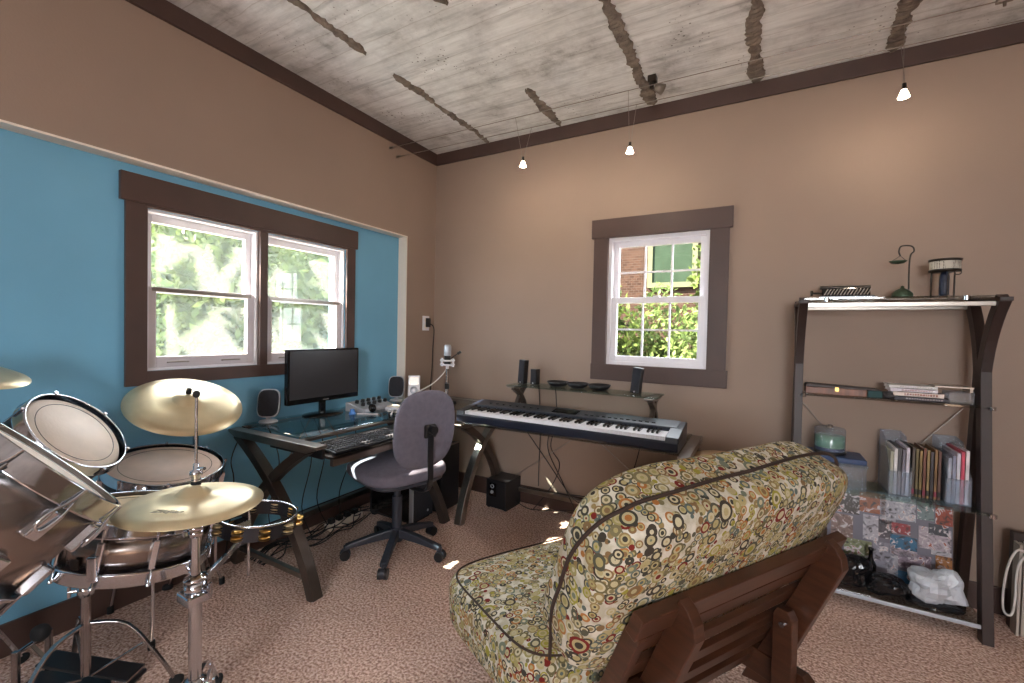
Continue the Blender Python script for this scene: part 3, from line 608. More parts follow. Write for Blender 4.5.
# under the desk
pc = thing('computer_tower', 'black computer tower standing on the carpet behind the office chair', 'computer', (.27, -.64, 0))
obj('case', MB().box((.085, -.745, .012), (.452, -.545, .41)), 'black', pc, .006)
obj('side_panel', MB().box((.11, -.748, .03), (.43, -.745, .395)), 'black_gloss', pc)
obj('front_bezel', MB().box((.452, -.742, .02), (.466, -.548, .405)), 'charcoal', pc, .004)
obj('trim_strip', MB().box((.440, -.750, .012), (.468, -.740, .41)), 'silver', pc)
obj('foot', MB().box((.1, -.74, 0), (.13, -.55, .012)).box((.41, -.74, 0), (.44, -.55, .012)), 'rubber', pc)
obj('power_button', MB().cyl((.466, -.60, .06), (.469, -.60, .06), .008, 12), 'silver', pc)
bx = thing('black_speaker_cabinet', 'large plain black cabinet between the desk and the keyboard stand', 'cabinet', (.44, -.42, 0), 0)
obj('cabinet', MB().box((.22, -.505, .01), (.50, -.30, .455)), 'black', bx, .006); obj('top_edge', MB().box((.49, -.50, .452), (.503, -.31, .46)), 'steel', bx)
obj('cabinet_foot', MB().box((.24, -.49, 0), (.27, -.32, .01)).box((.45, -.49, 0), (.48, -.32, .01)), 'rubber', bx)
ps = thing('power_strip', 'white power strip on the carpet under the glass desk', 'power strip', (.06, -.93, 0))
obj('strip_body', MB().box((.03, -1.06, .0), (.085, -.80, .035)), 'cream', ps, .004)
for i in range(4): obj('plug', MB().box((.04, -1.045 + i * .06, .035), (.075, -1.01 + i * .06, .065)), 'black', ps, .004)
r5 = random.Random(5)
cl = MB()
for i in range(9):
    y = -1.5; x = r5.uniform(.0, .14); p = [(x, y, .006)]
    while y < -.8: y += r5.uniform(.08, .16); p.append((min(.2, max(-.02, x + r5.uniform(-.08, .08))), y, r5.uniform(.006, .05)))
    cl.tube(spline(p, 5), .0035, 5)
cl = tag(obj('cable_tangle', cl, 'cord'), 'tangle of black cables on the carpet under the glass desk', 'cables'); cl['kind'] = 'stuff'
for i, (a, b, lb) in enumerate((((-.02, -1.40, DZ), (.04, -1.35, .02), 'black cable dropping from the left desktop speaker'), ((.0, -1.12, DZ - .01), (.05, -1.05, .03), 'black cable dropping from the monitor behind the desk'), ((.02, -1.22, DZ - .01), (.08, -1.18, .02), 'black cable looping down left of the monitor base'), ((.03, -.85, DZ - .01), (.05, -.95, .03), 'black cable dropping from the mixer behind the desk'))):
    A = V(a); B = V(b); tag(obj('hanging_cable', MB().tube(spline([A, A.lerp(B, .3) + V((0, .05, -.02)), A.lerp(B, .65) + V((0, -.04, -.05)), B], 6), .003, 5), 'cord'), lb, 'cable', 'cables hanging behind the desk')
tag(obj('wall_cable', MB().tube(spline([(-.07, -1.49, .70), (-.065, -1.56, .55), (-.06, -1.55, .4), (-.05, -1.6, .01)], 6), .003, 5), 'cord'), 'thin black cable on the blue wall left of the desk', 'cable')

# ------------------------------------------------------------------ office chair
ocx, ocy = .605, -1.03
oc = thing('office_chair', 'grey fabric swivel office chair on a five star base at the glass desk', 'chair', (ocx, ocy, 0))
BD = V((.955, -.28, 0)).normalized(); BS = V((-BD.y, BD.x, 0)); UP = V((0, 0, 1))
for k in range(5):
    a = R(228 + 72 * k); d = V((math.cos(a), math.sin(a), 0)); sd_ = V((-d.y, d.x, 0)); c = V((ocx, ocy, 0))
    obj('base_arm', MB().beam([c + d * .02 + UP * .115, c + d * .12 + UP * .10, c + d * .27 + UP * .068], sd_, .038, [.05, .04, .024]), 'chair_plastic', oc, .006)
    p = c + d * .27
    cs = obj('caster', MB().cyl(p + sd_ * .008 + UP * .026, p + sd_ * .024 + UP * .026, .026, 20).cyl(p - sd_ * .024 + UP * .026, p - sd_ * .008 + UP * .026, .026, 20), 'black', oc)
    obj('caster_hood', MB().cyl(p - sd_ * .01 + UP * .03, p + sd_ * .01 + UP * .03, .028, 16).cyl(p + UP * .03, p + UP * .075, .009, 8), 'chair_plastic', cs)
obj('column', MB().cyl((ocx, ocy, .07), (ocx, ocy, .145), .034, 20).cyl((ocx, ocy, .14), (ocx, ocy, .32), .027, 20).cyl((ocx, ocy, .3), (ocx, ocy, .42), .018, 20), 'chair_plastic', oc)
obj('tilt_mechanism', MB().cbox((ocx, ocy, .415), (.15, .11, .035), Matrix.Rotation(R(-16), 3, 'Z')), 'black', oc, .008)
obj('seat', MB().superell(V((ocx, ocy, .478)) - BD * .01, (BD, BS, UP), (.235, .235, .046), .55, 48, 20), 'chair_fabric', oc)
obj('seat_pan', MB().superell(V((ocx, ocy, .438)), (BD, BS, UP), (.21, .21, .02), .5, 40, 12), 'chair_plastic', oc)
bt = (BD * .10 + UP).normalized(); bf = bt.cross(BS).normalized()
bc = V((ocx, ocy, .738)) + BD * .268
obj('backrest', MB().superell(bc, (BS, bt, bf), (.180, .205, .036), .74, 48, 24), 'chair_fabric', oc)
obj('back_support', MB().beam(spline([V((ocx, ocy, .41)) + BD * .05, V((ocx, ocy, .41)) + BD * .22, V((ocx, ocy, .46)) + BD * .315, V((ocx, ocy, .62)) + BD * .318, V((ocx, ocy, .72)) + BD * .32], 4), BS, .03, .012), 'black', oc, .003)
obj('back_bracket', MB().cbox(bc + BD * .045, (.022, .07, .07), Matrix.Rotation(R(-16), 3, 'Z')), 'black', oc, .01)
kp = bc + BD * .055 + UP * .01
obj('knob', MB().cyl(kp, kp + BD * .03, .022, 12), 'black', oc, .003)
obj('lever', MB().tube([V((ocx, ocy, .41)) + BD * .03, V((ocx, ocy, .41)) + BD * .03 + BS * .2, V((ocx, ocy, .40)) + BD * .04 + BS * .235], .006, 8), 'black', oc)

# ------------------------------------------------------------------ keyboard stand and digital piano
PX0, PX1 = .665, 2.045; PZ = .655
st = thing('keyboard_stand', 'glass and metal keyboard desk with crossed curved legs against the back wall', 'stand', (1.36, -.3, 0))
for xx, xb in ((PX0 + .03, .885), (PX1 - .005, 1.80)):
    obj('leg', MB().beam(bez((xx, -.56, 0), (xx, -.46, .44), (xx, -.10, PZ - .03), 12), (1, 0, 0), .05, [.05, .05, .05, .048, .048, .046, .046, .044, .044, .042, .042, .04, .04]), 'steel', st, .002)
    obj('leg', MB().beam(bez((xx, -.06, 0), (xx, -.14, .44), (xx, -.52, PZ - .03), 12), (1, 0, 0), .045, .045), 'gun', st, .002)
    obj('side_rail', MB().prism([(xx - .028, -.60, PZ), (xx - .028, -.60, PZ - .012), (xx - .028, -.54, PZ - .034), (xx - .028, -.08, PZ - .034), (xx - .028, -.03, PZ - .01), (xx - .028, -.03, PZ)], (.056, 0, 0)), 'steel', st, .003)
    obj('shelf_bracket', MB().beam(bez((xb, -.05, PZ - .03), (xb, -.02, .78), (xb, -.22, .865), 8), (1, 0, 0), .03, .03).beam(bez((xb, -.19, PZ), (xb, -.20, .76), (xb, -.05, .865), 8), (1, 0, 0), .026, .03), 'gun', st, .002)
    obj('shelf_end', MB().prism([(xb - .03, -.27, .878), (xb - .03, -.27, .872), (xb - .03, -.20, .860), (xb - .03, -.07, .860), (xb - .03, -.02, .872), (xb - .03, -.02, .878)], (.06, 0, 0)), 'steel', st, .002)
obj('glass_shelf', MB().box((PX0 + .05, -.57, PZ), (PX1 - .03, -.05, PZ + .009)), 'glass_smoke', st, .001)
obj('upper_glass_shelf', MB().box((.845, -.25, .878), (1.845, -.03, .887)), 'glass_edge', st, .001)
obj('rear_rail', MB().box((PX0 + .05, -.07, PZ - .03), (PX1 - .03, -.045, PZ - .002)), 'gun', st, .002)
obj('back_bar', MB().box((PX0, -.075, .10), (PX1, -.045, .13)), 'steel', st, .003)
obj('cross_wire', MB().tube([(PX0 + .05, -.055, .12), (1.42, -.055, PZ - .01)], .003, 6).tube([(PX1 - .04, -.055, .12), (1.30, -.055, PZ - .01)], .003, 6), 'steel', st)
# digital piano 88 keys
z0 = PZ + .009
dp = thing('digital_piano', 'long black digital piano with eighty eight keys on the glass and metal stand', 'digital piano', (1.35, -.43, z0))
px0, px1 = .675, 2.012; yf, yb = -.585, -.265
obj('body', MB().prism([(px0, yf, z0 + .012), (px0, yf + .02, z0), (px0, yb, z0), (px0, yb, z0 + .105), (px0, yb - .03, z0 + .112), (px0, -.425, z0 + .095), (px0, -.43, z0 + .058), (px0, yf + .005, z0 + .058), (px0, yf, z0 + .05)], (px1 - px0, 0, 0)), 'piano_dark', dp, .003)
obj('end_block', MB().prism([(px0 - .002, yf, z0 + .05), (px0 - .002, yf + .01, z0 + .078), (px0 - .002, -.425, z0 + .098), (px0 - .002, -.425, z0 + .05)], (.055, 0, 0)), 'piano_body', dp, .003)
obj('end_block', MB().prism([(px1 - .062, yf, z0 + .05), (px1 - .062, yf + .01, z0 + .078), (px1 - .062, -.425, z0 + .098), (px1 - .062, -.425, z0 + .05)], (.064, 0, 0)), 'piano_body', dp, .003)
obj('control_panel', MB().prism([(px0 + .03, -.422, z0 + .096), (px0 + .03, -.422, z0 + .099), (px0 + .03, yb - .03, z0 + .115), (px0 + .03, yb - .03, z0 + .112)], (px1 - px0 - .06, 0, 0)), 'piano_body', dp)
obj('display', MB().prism([(1.25, -.40, z0 + .100), (1.25, -.40, z0 + .1025), (1.25, -.32, z0 + .1125), (1.25, -.32, z0 + .11)], (.16, 0, 0)), 'black_gloss', dp)
bt_ = MB()
for i in range(12): bt_.cbox((1.47 + i * .035, -.38, z0 + .106), (.02, .012, .006))
for i in range(8): bt_.cbox((.80 + i * .05, -.37, z0 + .107), (.014, .014, .010))
obj('buttons', bt_, 'black', dp)
kx0, kx1 = px0 + .055, px1 - .064; kw = (kx1 - kx0) / 52; wk = MB(); bk = MB()
for i in range(52):
    wk.box((kx0 + i * kw + .0006, yf + .012, z0 + .058), (kx0 + (i + 1) * kw - .0006, -.43, z0 + .078))
    if i % 7 in (0, 2, 3, 5, 6) and i < 51: bk.box((kx0 + (i + 1) * kw - .006, -.525, z0 + .078), (kx0 + (i + 1) * kw + .006, -.43, z0 + .090))
obj('white_keys', wk, 'keys_white', dp); obj('black_keys', bk, 'black_gloss', dp, .001)
# things on the upper shelf
sz = .887
def slab(x, y, w_, h_, lean, label):
    t = thing('small_tower_speaker', label, 'speaker', (x, y, sz), R(-8), 'slim black speakers on the upper glass shelf')
    T = Matrix.Translation((x, y, sz)) @ Matrix.Rotation(R(-8), 4, 'Z') @ Matrix.Rotation(lean, 4, 'Y')
    obj('speaker_housing', MB().box((-w_ / 2, -.024, 0.002), (w_ / 2, .024, h_), T), 'black', t, .004)
    obj('grille', MB().box((-w_ / 2 + .005, -.0265, .022), (w_ / 2 - .005, -.024, h_ - .006), T), 'charcoal', t)
    obj('badge', MB().lathe([(0, .0012), (.005, .0012), (.005, 0)], T @ V((0, -.0265, .012)), T.to_3x3() @ V((0, -1, 0)), 12), 'silver', t)
slab(.900, -.12, .052, .168, R(4), 'tallest slim black speaker at the left end of the upper glass shelf')
slab(.999, -.12, .050, .108, R(1), 'short black speaker second from the left on the upper glass shelf')
slab(1.690, -.12, .056, .160, R(6), 'slim black speaker at the right end of the upper glass shelf under the window')
for i, x in enumerate((1.175, 1.315, 1.462)):
    lb = ('black shallow dish nearest the small speakers, left of three', 'black shallow dish in the middle of three', 'black shallow dish nearest the window, right of three')[i]
    t = tag(obj('shallow_dish', MB().lathe([(0, .0), (.04, .0), (.062, .016), (.074, .036), (.070, .036), (.056, .018), (.035, .007), (0, .007)], (x, -.13, sz), n=5 if False else 32), 'black'), lb, 'dish', 'three black dishes on the upper glass shelf')
# subwoofer and cables
sb = thing('subwoofer', 'small black cube subwoofer on the carpet under the digital piano', 'subwoofer', (.77, -.15, 0), R(-12))
Ls = Matrix.Translation((.775, -.13, 0)) @ Matrix.Rotation(R(-4), 4, 'Z')
obj('cabinet', MB().box((-.085, -.1, .008), (.085, .09, .205), Ls), 'black', sb, .004)
obj('control_plate', MB().box((-.055, -.103, .09), (.0, -.1, .18), Ls), 'black_gloss', sb)
obj('port', MB().lathe([(.009, .004), (.014, .004), (.015, 0), (.009, 0)], Ls @ V((-.03, -.103, .16)), (0, -1, 0), 16), 'silver', sb)
obj('knob', MB().lathe([(0, .01), (.010, .01), (.012, 0), (0, 0)], Ls @ V((-.03, -.103, .12)), (0, -1, 0), 16), 'silver', sb)
obj('foot', MB().box((-.08, -.09, 0), (-.06, .08, .008), Ls).box((.06, -.09, 0), (.08, .08, .008), Ls), 'rubber', sb)
pc_ = [
 ([(1.02, -.10, .88), (1.03, -.08, .6), (1.02, -.07, .3), (1.01, -.05, .16)], 'thin dark cable hanging straight from the short speaker'),
 ([(1.12, -.04, .87), (1.13, -.03, .64), (1.09, -.03, .45), (1.16, -.03, .33), (1.10, -.04, .16), (1.0, -.1, .01)], 'wavy dark cable hanging behind the piano under the left dish'),
 ([(1.17, -.2, .655), (1.10, -.10, .45), (1.22, -.12, .25), (1.38, -.16, .02), (1.5, -.2, .006)], 'dark cable slanting from the piano down to the carpet'),
 ([(.95, -.25, .655), (1.12, -.2, .42), (1.30, -.16, .18), (1.36, -.1, .12)], 'dark cable crossing diagonally under the piano'),
 ([(1.76, -.2, .655), (1.68, -.14, .38), (1.52, -.1, .2), (1.3, -.08, .16), (1.1, -.1, .15), (.87, -.06, .13)], 'long black cable sagging from the right of the piano to the subwoofer'),
 ([(.87, -.12, .05), (1.0, -.16, .03), (1.2, -.12, .05), (1.5, -.1, .09), (1.9, -.08, .02)], 'black cable running low along the baseboard from the subwoofer')]
for p, lb in pc_: tag(obj('piano_cable', MB().tube(spline(p, 7), .0030, 6), 'cord'), lb, 'cable', 'cables under the digital piano')

# djembe behind the sofa
dj = thing('djembe_drum', 'wooden hand drum with a tan skin head between the piano and the tall shelf', 'hand drum', (2.20, -.26, 0))
c = (2.20, -.26, 0)
obj('shell', MB().lathe([(0, 0), (.11, 0), (.12, .01), (.085, .12), (.07, .24), (.085, .32), (.14, .46), (.152, .56), (.0, .56)], c, n=40), 'djembe', dj)
obj('drumhead', MB().lathe([(0, .602), (.148, .602), (.158, .594), (.158, .575), (.150, .56)], c, n=40), 'skin_head', dj)
obj('hoop', MB().tube([(c[0] + .160 * math.cos(a), c[1] + .160 * math.sin(a), .572) for a in [2 * PI * i / 36 for i in range(36)]], .006, 8, closed=True), 'bronze_dark', dj)
rp = MB()
for i in range(24):
    a = 2 * PI * i / 24; b = a + PI / 24; rp.tube([(c[0] + .158 * math.cos(a), c[1] + .158 * math.sin(a), .57), (c[0] + .122 * math.cos(b), c[1] + .122 * math.sin(b), .40)], .003, 5)
obj('ropes', rp, 'cord', dj)

# ------------------------------------------------------------------ tall shelf
SX0, SX1 = 2.525, 3.20
sh = thing('glass_shelf_unit', 'tall espresso metal shelf unit with glass shelves and bent legs at the right', 'shelf unit', (2.86, -.17, 0))
for xx in (SX0, SX1):
    for (yt, ym, yb_, wd) in ((-.335, -.185, -.315, .045), (-.03, -.155, -.035, .045)):
        up_ = bez((xx, yt, 1.43), (xx, (yt + ym) / 2 + (ym - yt) * .28, 1.30), (xx, ym, 1.12), 7); lo_ = bez((xx, ym, 1.12), (xx, ym * .75 + yb_ * .25, .75), (xx, yb_, 0), 9)
        obj('leg', MB().beam(up_ + lo_[1:], (1, 0, 0), .036, .05), 'espresso', sh, .002)
    obj('end_cap', MB().box((xx - .02, -.36, 1.415), (xx + .02, -.012, 1.432)), 'espresso', sh, .002)
for i, (z, ya, yb_) in enumerate(((1.432, -.34, -.02), (.965, -.24, -.10), (.525, -.30, -.05), (.068, -.315, -.035))):
    obj('glass_shelf', MB().box((SX0 + .0, ya, z), (SX1 - .0, yb_, z + .009)), 'glass_smoke' if i != 2 else 'glass_edge', sh, .001)
obj('front_bar', MB().box((SX0, -.325, 1.398), (SX1, -.312, 1.418)).box((SX0, -.045, 1.398), (SX1, -.03, 1.418)), 'steel', sh, .002)
obj('edge_bar', MB().box((SX0, -.322, .056), (SX1, -.312, .072)), 'silver', sh, .002)
for (x, y, z) in ((SX0 + .09, -.335, 1.423), (SX1 - .11, -.335, 1.423), (SX1 - .10, -.12, .963), (SX0 + .02, -.235, .958), (SX1 + .015, -.235, .958), (SX1 + .01, -.30, .520)):
    obj('shelf_clip', MB().cyl((x, y, z), (x, y, z + .016), .012, 12), 'chrome', sh)
obj('cross_wire', MB().tube([(SX0, -.03, .95), (SX1 - .02, -.03, .10)], .0028, 6).tube([(SX1, -.025, .95), (SX0 + .02, -.025, .10)], .0028, 6), 'steel', sh)

zt = 1.441
ty = thing('ribbed_metal_case', 'low black metal instrument with slanted silver ribs on the top shelf left', 'instrument', (2.70, -.16, zt))
obj('case_body', MB().box((2.595, -.21, zt), (2.815, -.11, zt + .018)).prism([(2.61, -.20, zt + .018), (2.61, -.12, zt + .018), (2.61, -.13, zt + .058), (2.61, -.19, zt + .058)], (.19, 0, 0)), 'black_gloss', ty, .004)
for i in range(14):
    x = 2.618 + i * .013; obj('rib', MB().beam([(x, -.199, zt + .022), (x + .016, -.193, zt + .052)], (0, 1, 0), .004, .004), 'steel', ty)
obj('roller', MB().cyl((2.605, -.16, zt + .062), (2.805, -.16, zt + .062), .008, 12).cyl((2.572, -.16, zt + .035), (2.61, -.16, zt + .035), .004, 8).cyl((2.565, -.16, zt + .035), (2.575, -.16, zt + .035), .014, 14), 'bronze_dark', ty)
la = thing('oil_lamp_hook', 'green domed brass lamp with a dish hanging from a curved hook on the top shelf', 'ornament', (2.93, -.15, zt))
c = (2.925, -.15, zt)
obj('dome', MB().lathe([(0, 0), (.038, 0), (.040, .008), (.038, .028), (.024, .044), (.008, .052), (.006, .062), (0, .064)], c, n=32), 'verdigris', la)
obj('hook', MB().tube(spline([(c[0] + .022, c[1], zt + .03), (c[0] + .022, c[1], zt + .19), (c[0] + .036, c[1], zt + .225), (c[0] + .026, c[1], zt + .248), (c[0] - .01, c[1], zt + .25), (c[0] - .018, c[1], zt + .225), (c[0] - .012, c[1], zt + .205)], 6), .0032, 8), 'bronze_dark', la)
obj('dish', MB().lathe([(0, -.012), (.022, -.008), (.034, .002), (.032, .003), (.02, -.005), (0, -.008)], (c[0] - .02, c[1], zt + .178), n=28), 'verdigris', la)
obj('chain', MB().tube([(c[0] - .012, c[1], zt + .205), (c[0] - .045, c[1], zt + .18)], .0012, 5).tube([(c[0] - .012, c[1], zt + .205), (c[0] + .01, c[1], zt + .18)], .0012, 5), 'bronze_dark', la)
bl = thing('burner_lamp', 'small burner with a pierced metal ring on thin legs, top shelf right', 'ornament', (3.07, -.15, zt))
c = (3.07, -.15, zt)
obj('rim', MB().lathe([(.054, .168), (.057, .172), (.057, .178), (.052, .178), (.05, .170)], c, n=36).lathe([(0, .122), (.054, .122), (.056, .128), (.054, .132), (0, .130)], c, n=36), 'bronze_dark', bl)
pm, pn_, pp_ = nt('pierced grey ring'); v_ = coords(pn_); vo_ = N(pn_, 'ShaderNodeTexVoronoi', i_Scale=160.0, i_Randomness=.2); pn_.links.new(v_, vo_.inputs['Vector'])
pn_.links.new(ramp(pn_, vo_.outputs[0], [(.25, lin((60, 56, 52))), (.4, lin((190, 184, 172)))]), pp_.inputs['Base Color']); pp_.inputs['Roughness'].default_value = .5
obj('pierced_ring', MB().lathe([(.052, .13), (.053, .168), (.05, .168), (.049, .13)], c, n=36), pm, bl)
obj('fuel_tube', MB().lathe([(0, .012), (.015, .012), (.017, .02), (.017, .10), (.013, .122), (0, .122)], c, n=24), mat('dark blue enamel', (34, 44, 66), .3), bl)
for a in (.5, 2.6, 4.7): obj('leg', MB().tube([(c[0] + .045 * math.cos(a), c[1] + .045 * math.sin(a), zt), (c[0] + .045 * math.cos(a), c[1] + .045 * math.sin(a), zt + .128)], .003, 6), 'bronze_dark', bl)
obj('ring_handle', MB().tube([(c[0] + .035 + .012 * math.cos(a), c[1] - .03, zt + .115 + .010 * math.sin(a)) for a in [2 * PI * i / 14 for i in range(14)]], .002, 6, closed=True), 'bronze_dark', bl)

z2 = .974
wbx = thing('wooden_case', 'long narrow reddish wooden case on the second glass shelf', 'case', (2.68, -.17, z2))
obj('case_body', MB().box((2.555, -.205, z2), (2.80, -.13, z2 + .034)), 'wood_box', wbx, .003); obj('lid', MB().prism([(2.552, -.208, z2 + .034), (2.86, -.208, z2 + .034), (2.84, -.208, z2 + .040), (2.56, -.208, z2 + .050)], (0, .08, 0)), 'espresso', wbx, .002)
obj('clasp', MB().box((2.675, -.209, z2 + .018), (2.69, -.205, z2 + .038)), 'brass_jingle', wbx)
obj('end_block', MB().box((2.802, -.205, z2), (2.858, -.13, z2 + .032)), mat('dark teal cloth', (32, 66, 66), .7), wbx, .003, label='dark teal end')
tag(obj('patterned_pouch', MB().superell((2.885, -.17, z2 + .016), (V((1, 0, 0)), V((0, 1, 0)), V((0, 0, 1))), (.026, .04, .015), .6, 24, 12), mat('black and white print', (60, 58, 60), .6, var=.9, nscale=60)), 'small black and white patterned pouch between the wooden case and the books', 'pouch')
books = [((2.90, -.21), (.185, .115, .018), (50, 44, 52), 'black book at the bottom of the stack on the second shelf'), ((2.895, -.208), (.175, .11, .020), (222, 206, 196), 'cream book, second from the bottom of the stack on the second shelf'),
         ((2.885, -.205), (.165, .11, .016), (226, 216, 222), 'white book under the topmost one in the stack on the second shelf'), ((2.880, -.20), (.17, .105, .014), (232, 228, 226), 'topmost white book in the stack on the second shelf')]
z = z2
for i, (p, s_, c_, lb) in enumerate(books):
    t = thing('book', lb, 'book', (p[0] + s_[0] / 2, p[1] + s_[1] / 2, z), 0, 'books stacked on the second shelf')
    cm_ = mat('book cover %d' % i, c_, .5, var=.04)
    obj('cover', MB().box((p[0], p[1], z), (p[0] + s_[0], p[1] + s_[1], z + .002)).box((p[0], p[1], z + s_[2] - .002), (p[0] + s_[0], p[1] + s_[1], z + s_[2])).box((p[0], p[1], z), (p[0] + s_[0], p[1] + .002, z + s_[2])), cm_, t)
    obj('pages', MB().box((p[0] + .003, p[1] + .003, z + .002), (p[0] + s_[0] - .003, p[1] + s_[1] - .003, z + s_[2] - .002)), 'keys_white', t)
    tt = MB(); rr = random.Random(i); x = p[0] + .04
    while x < p[0] + s_[0] - .02: q = rr.uniform(.004, .008); tt.box((x, p[1] - .0006, z + .006), (x + q, p[1], z + s_[2] - .006)); x += q + .003
    obj('spine_print', tt, mat('spine ink %d' % i, (150, 140, 140) if i == 0 else (130, 70, 56), .6), t)
    z += s_[2]
tx = thing('clear_tray', 'clear blue tinted plastic tray at the right end of the second shelf', 'tray', (3.12, -.16, z2))
obj('tray_body', MB().box((3.085, -.21, z2), (3.168, -.12, z2 + .052)), 'plastic_clear', tx, .004)
obj('lid', MB().box((3.04, -.20, z2 + .068), (3.168, -.12, z2 + .074)).box((3.155, -.2, z2 + .052), (3.165, -.12, z2 + .068)), 'steel', tx)

z3 = .534
cdx = thing('disc_spindle', 'clear spindle case of green tinted discs on a plastic box, third shelf', 'disc spindle', (2.66, -.17, z3 + .165))
# storage box with lid under the spindle
bxs = thing('storage_box', 'clear plastic storage box with a navy lid at the left of the third shelf', 'box', (2.70, -.18, z3))
obj('box_body', MB().box((2.575, -.27, z3), (2.80, -.10, z3 + .115)), 'plastic_clear', bxs, .006); obj('box_rim', MB().box((2.57, -.275, z3 + .112), (2.805, -.095, z3 + .124)), 'plastic_clear', bxs, .003)
obj('lid', MB().box((2.575, -.27, z3 + .124), (2.80, -.10, z3 + .150)), 'blue_lid', bxs, .006)
zs = z3 + .150; cdx.location = (2.665, -.18, zs); WM[cdx.name] = Matrix.Translation((2.665, -.18, zs)); c = (2.665, -.18, zs)
obj('base', MB().lathe([(0, 0), (.066, 0), (.068, .006), (.066, .014), (0, .014)], c, n=36), 'black', cdx)
obj('discs', MB().lathe([(0, .03), (.060, .03), (.060, .085), (0, .085)], c, n=36), 'green_mesh', cdx); obj('dark_discs', MB().lathe([(0, .014), (.060, .014), (.060, .03), (0, .03)], c, n=36), 'blue_lid', cdx)
obj('cover', MB().lathe([(.064, .014), (.064, .118), (.058, .124), (0, .124), ], c, n=36), 'plastic_clear', cdx); obj('cover_knob', MB().lathe([(0, .138), (.01, .138), (.012, .124)], c, n=16), 'steel', cdx)

def holder(x, y, label, mags, group='clear magazine holders on the third shelf'):
    t = thing('magazine_holder', label, 'magazine holder', (x, y, z3), 0, group); w_ = .082; d = .20; h = .27
    m = MB(); th = .003
    side = [(0, 0, 0), (0, d, 0), (0, d, h), (0, d * .55, h * .96), (0, 0, h * .42)]
    m.prism([(x + a, y + b, z3 + c_) for a, b, c_ in side], (th, 0, 0)); m.prism([(x + w_ - th + a, y + b, z3 + c_) for a, b, c_ in side], (th, 0, 0))
    m.box((x, y, z3), (x + w_, y + d, z3 + th)); m.box((x, y + d - th, z3), (x + w_, y + d, z3 + h)); m.box((x, y, z3), (x + w_, y + th, z3 + h * .42))
    obj('holder_body', m, 'plastic_clear', t)
    n = len(mags); gap = (w_ - .012) / n
    for i, (cc, hh, nm) in enumerate(mags):
        xx = x + .006 + i * gap
        mg = obj('magazine', MB().box((xx, y + .008, z3 + .004), (xx + gap * .8, y + d - .01, z3 + hh)), mat('magazine paper', cc, .45, var=.25, nscale=18), None)
        tag(mg, nm, 'magazine', 'magazines in the clear holders'); 
L1 = ['leftmost', 'second', 'third', 'fourth', 'fifth']
holder(2.885, -.235, 'left one of the two clear magazine holders', [(c_, h_, '%s magazine from the left in the left clear holder' % L1[i]) for i, (c_, h_) in enumerate([((150, 148, 130), .20), ((200, 196, 196), .215), ((60, 58, 64), .22), ((96, 92, 104), .215), ((196, 190, 200), .225)])])
holder(3.082, -.235, 'right one of the two clear magazine holders', [(c_, h_, '%s magazine from the left in the right clear holder' % L1[i]) for i, (c_, h_) in enumerate([((150, 156, 170), .20), ((130, 132, 150), .21), ((190, 186, 196), .225), ((184, 60, 84), .235), ((214, 204, 206), .24)])])
cols = [(70, 60, 50), (96, 84, 50), (120, 98, 56), (104, 60, 44), (128, 106, 66), (56, 50, 54), (120, 88, 52), (90, 60, 50)]
nth = ['first', 'second', 'third', 'fourth', 'fifth', 'sixth', 'seventh', 'eighth']
for i, cc in enumerate(cols):
    x = 2.973 + i * .0128
    t = thing('paperback', '%s thin dark book counted from the left between the two magazine holders' % nth[i], 'book', (x + .005, -.13, z3), 0, 'thin dark books between the holders')
    hh = .225 - (i % 3) * .006; cmx = mat('paperback cover', cc, .5, var=.45, nscale=24, stretch=(1, 1, .3))
    obj('cover', MB().box((x, -.20, z3), (x + .0114, -.198, z3 + hh)).box((x, -.20, z3), (x + .0012, -.06, z3 + hh)).box((x + .0102, -.20, z3), (x + .0114, -.06, z3 + hh)), cmx, t)
    obj('pages', MB().box((x + .0013, -.198, z3 + .002), (x + .0101, -.062, z3 + hh - .003)), 'cream', t)
    obj('spine_label', MB().box((x + .001, -.2008, z3 + .012), (x + .0104, -.20, z3 + .035)), 'ink' if i % 3 else mat('crimson label', (120, 30, 60), .5), t)

z4 = .077
cb = thing('picture_board', 'board covered with small colourful prints leaning behind the lowest shelf', 'board', (2.95, -.09, z4))
Tl = Matrix.Translation((2.93, -.115, z4 + .001)) @ Matrix.Rotation(R(-7), 4, 'X')
obj('board', MB().box((-.25, 0, 0), (.225, .012, .42), Tl), mat('grey board', (104, 100, 112), .5), cb)
pics = [(-.19, .01, .10, .09, (60, 62, 70)), (-.105, .18, .06, .12, (196, 190, 200)), (-.25, .0, .06, .16, (44, 52, 70)), (-.04, .27, .06, .13, (190, 186, 196)), (.14, .26, .07, .05, (70, 74, 84)), (.0, .135, .10, .03, (190, 176, 188)), (-.01, .0, .04, .13, (186, 182, 190)), (.15, .17, .07, .02, (200, 196, 204)), (-.24, .29, .12, .12, (70, 58, 52)), (-.12, .31, .10, .10, (170, 92, 52)), (-.015, .30, .11, .11, (188, 184, 196)), (.10, .32, .06, .08, (128, 146, 148)), (.165, .31, .06, .09, (176, 74, 48)),
        (-.235, .17, .09, .11, (150, 120, 112)), (-.18, .05, .11, .12, (140, 146, 104)), (-.06, .20, .07, .09, (92, 84, 92)), (.005, .235, .07, .05, (168, 54, 60)), (-.0, .165, .10, .062, (30, 110, 150)),
        (.105, .19, .115, .10, (196, 180, 190)), (.165, .11, .058, .06, (184, 120, 62)), (.03, .08, .12, .075, (160, 140, 156)), (.02, .01, .06, .055, (50, 110, 150)), (.12, .0, .10, .08, (66, 90, 170)), (-.065, .06, .08, .12, (150, 146, 160))]
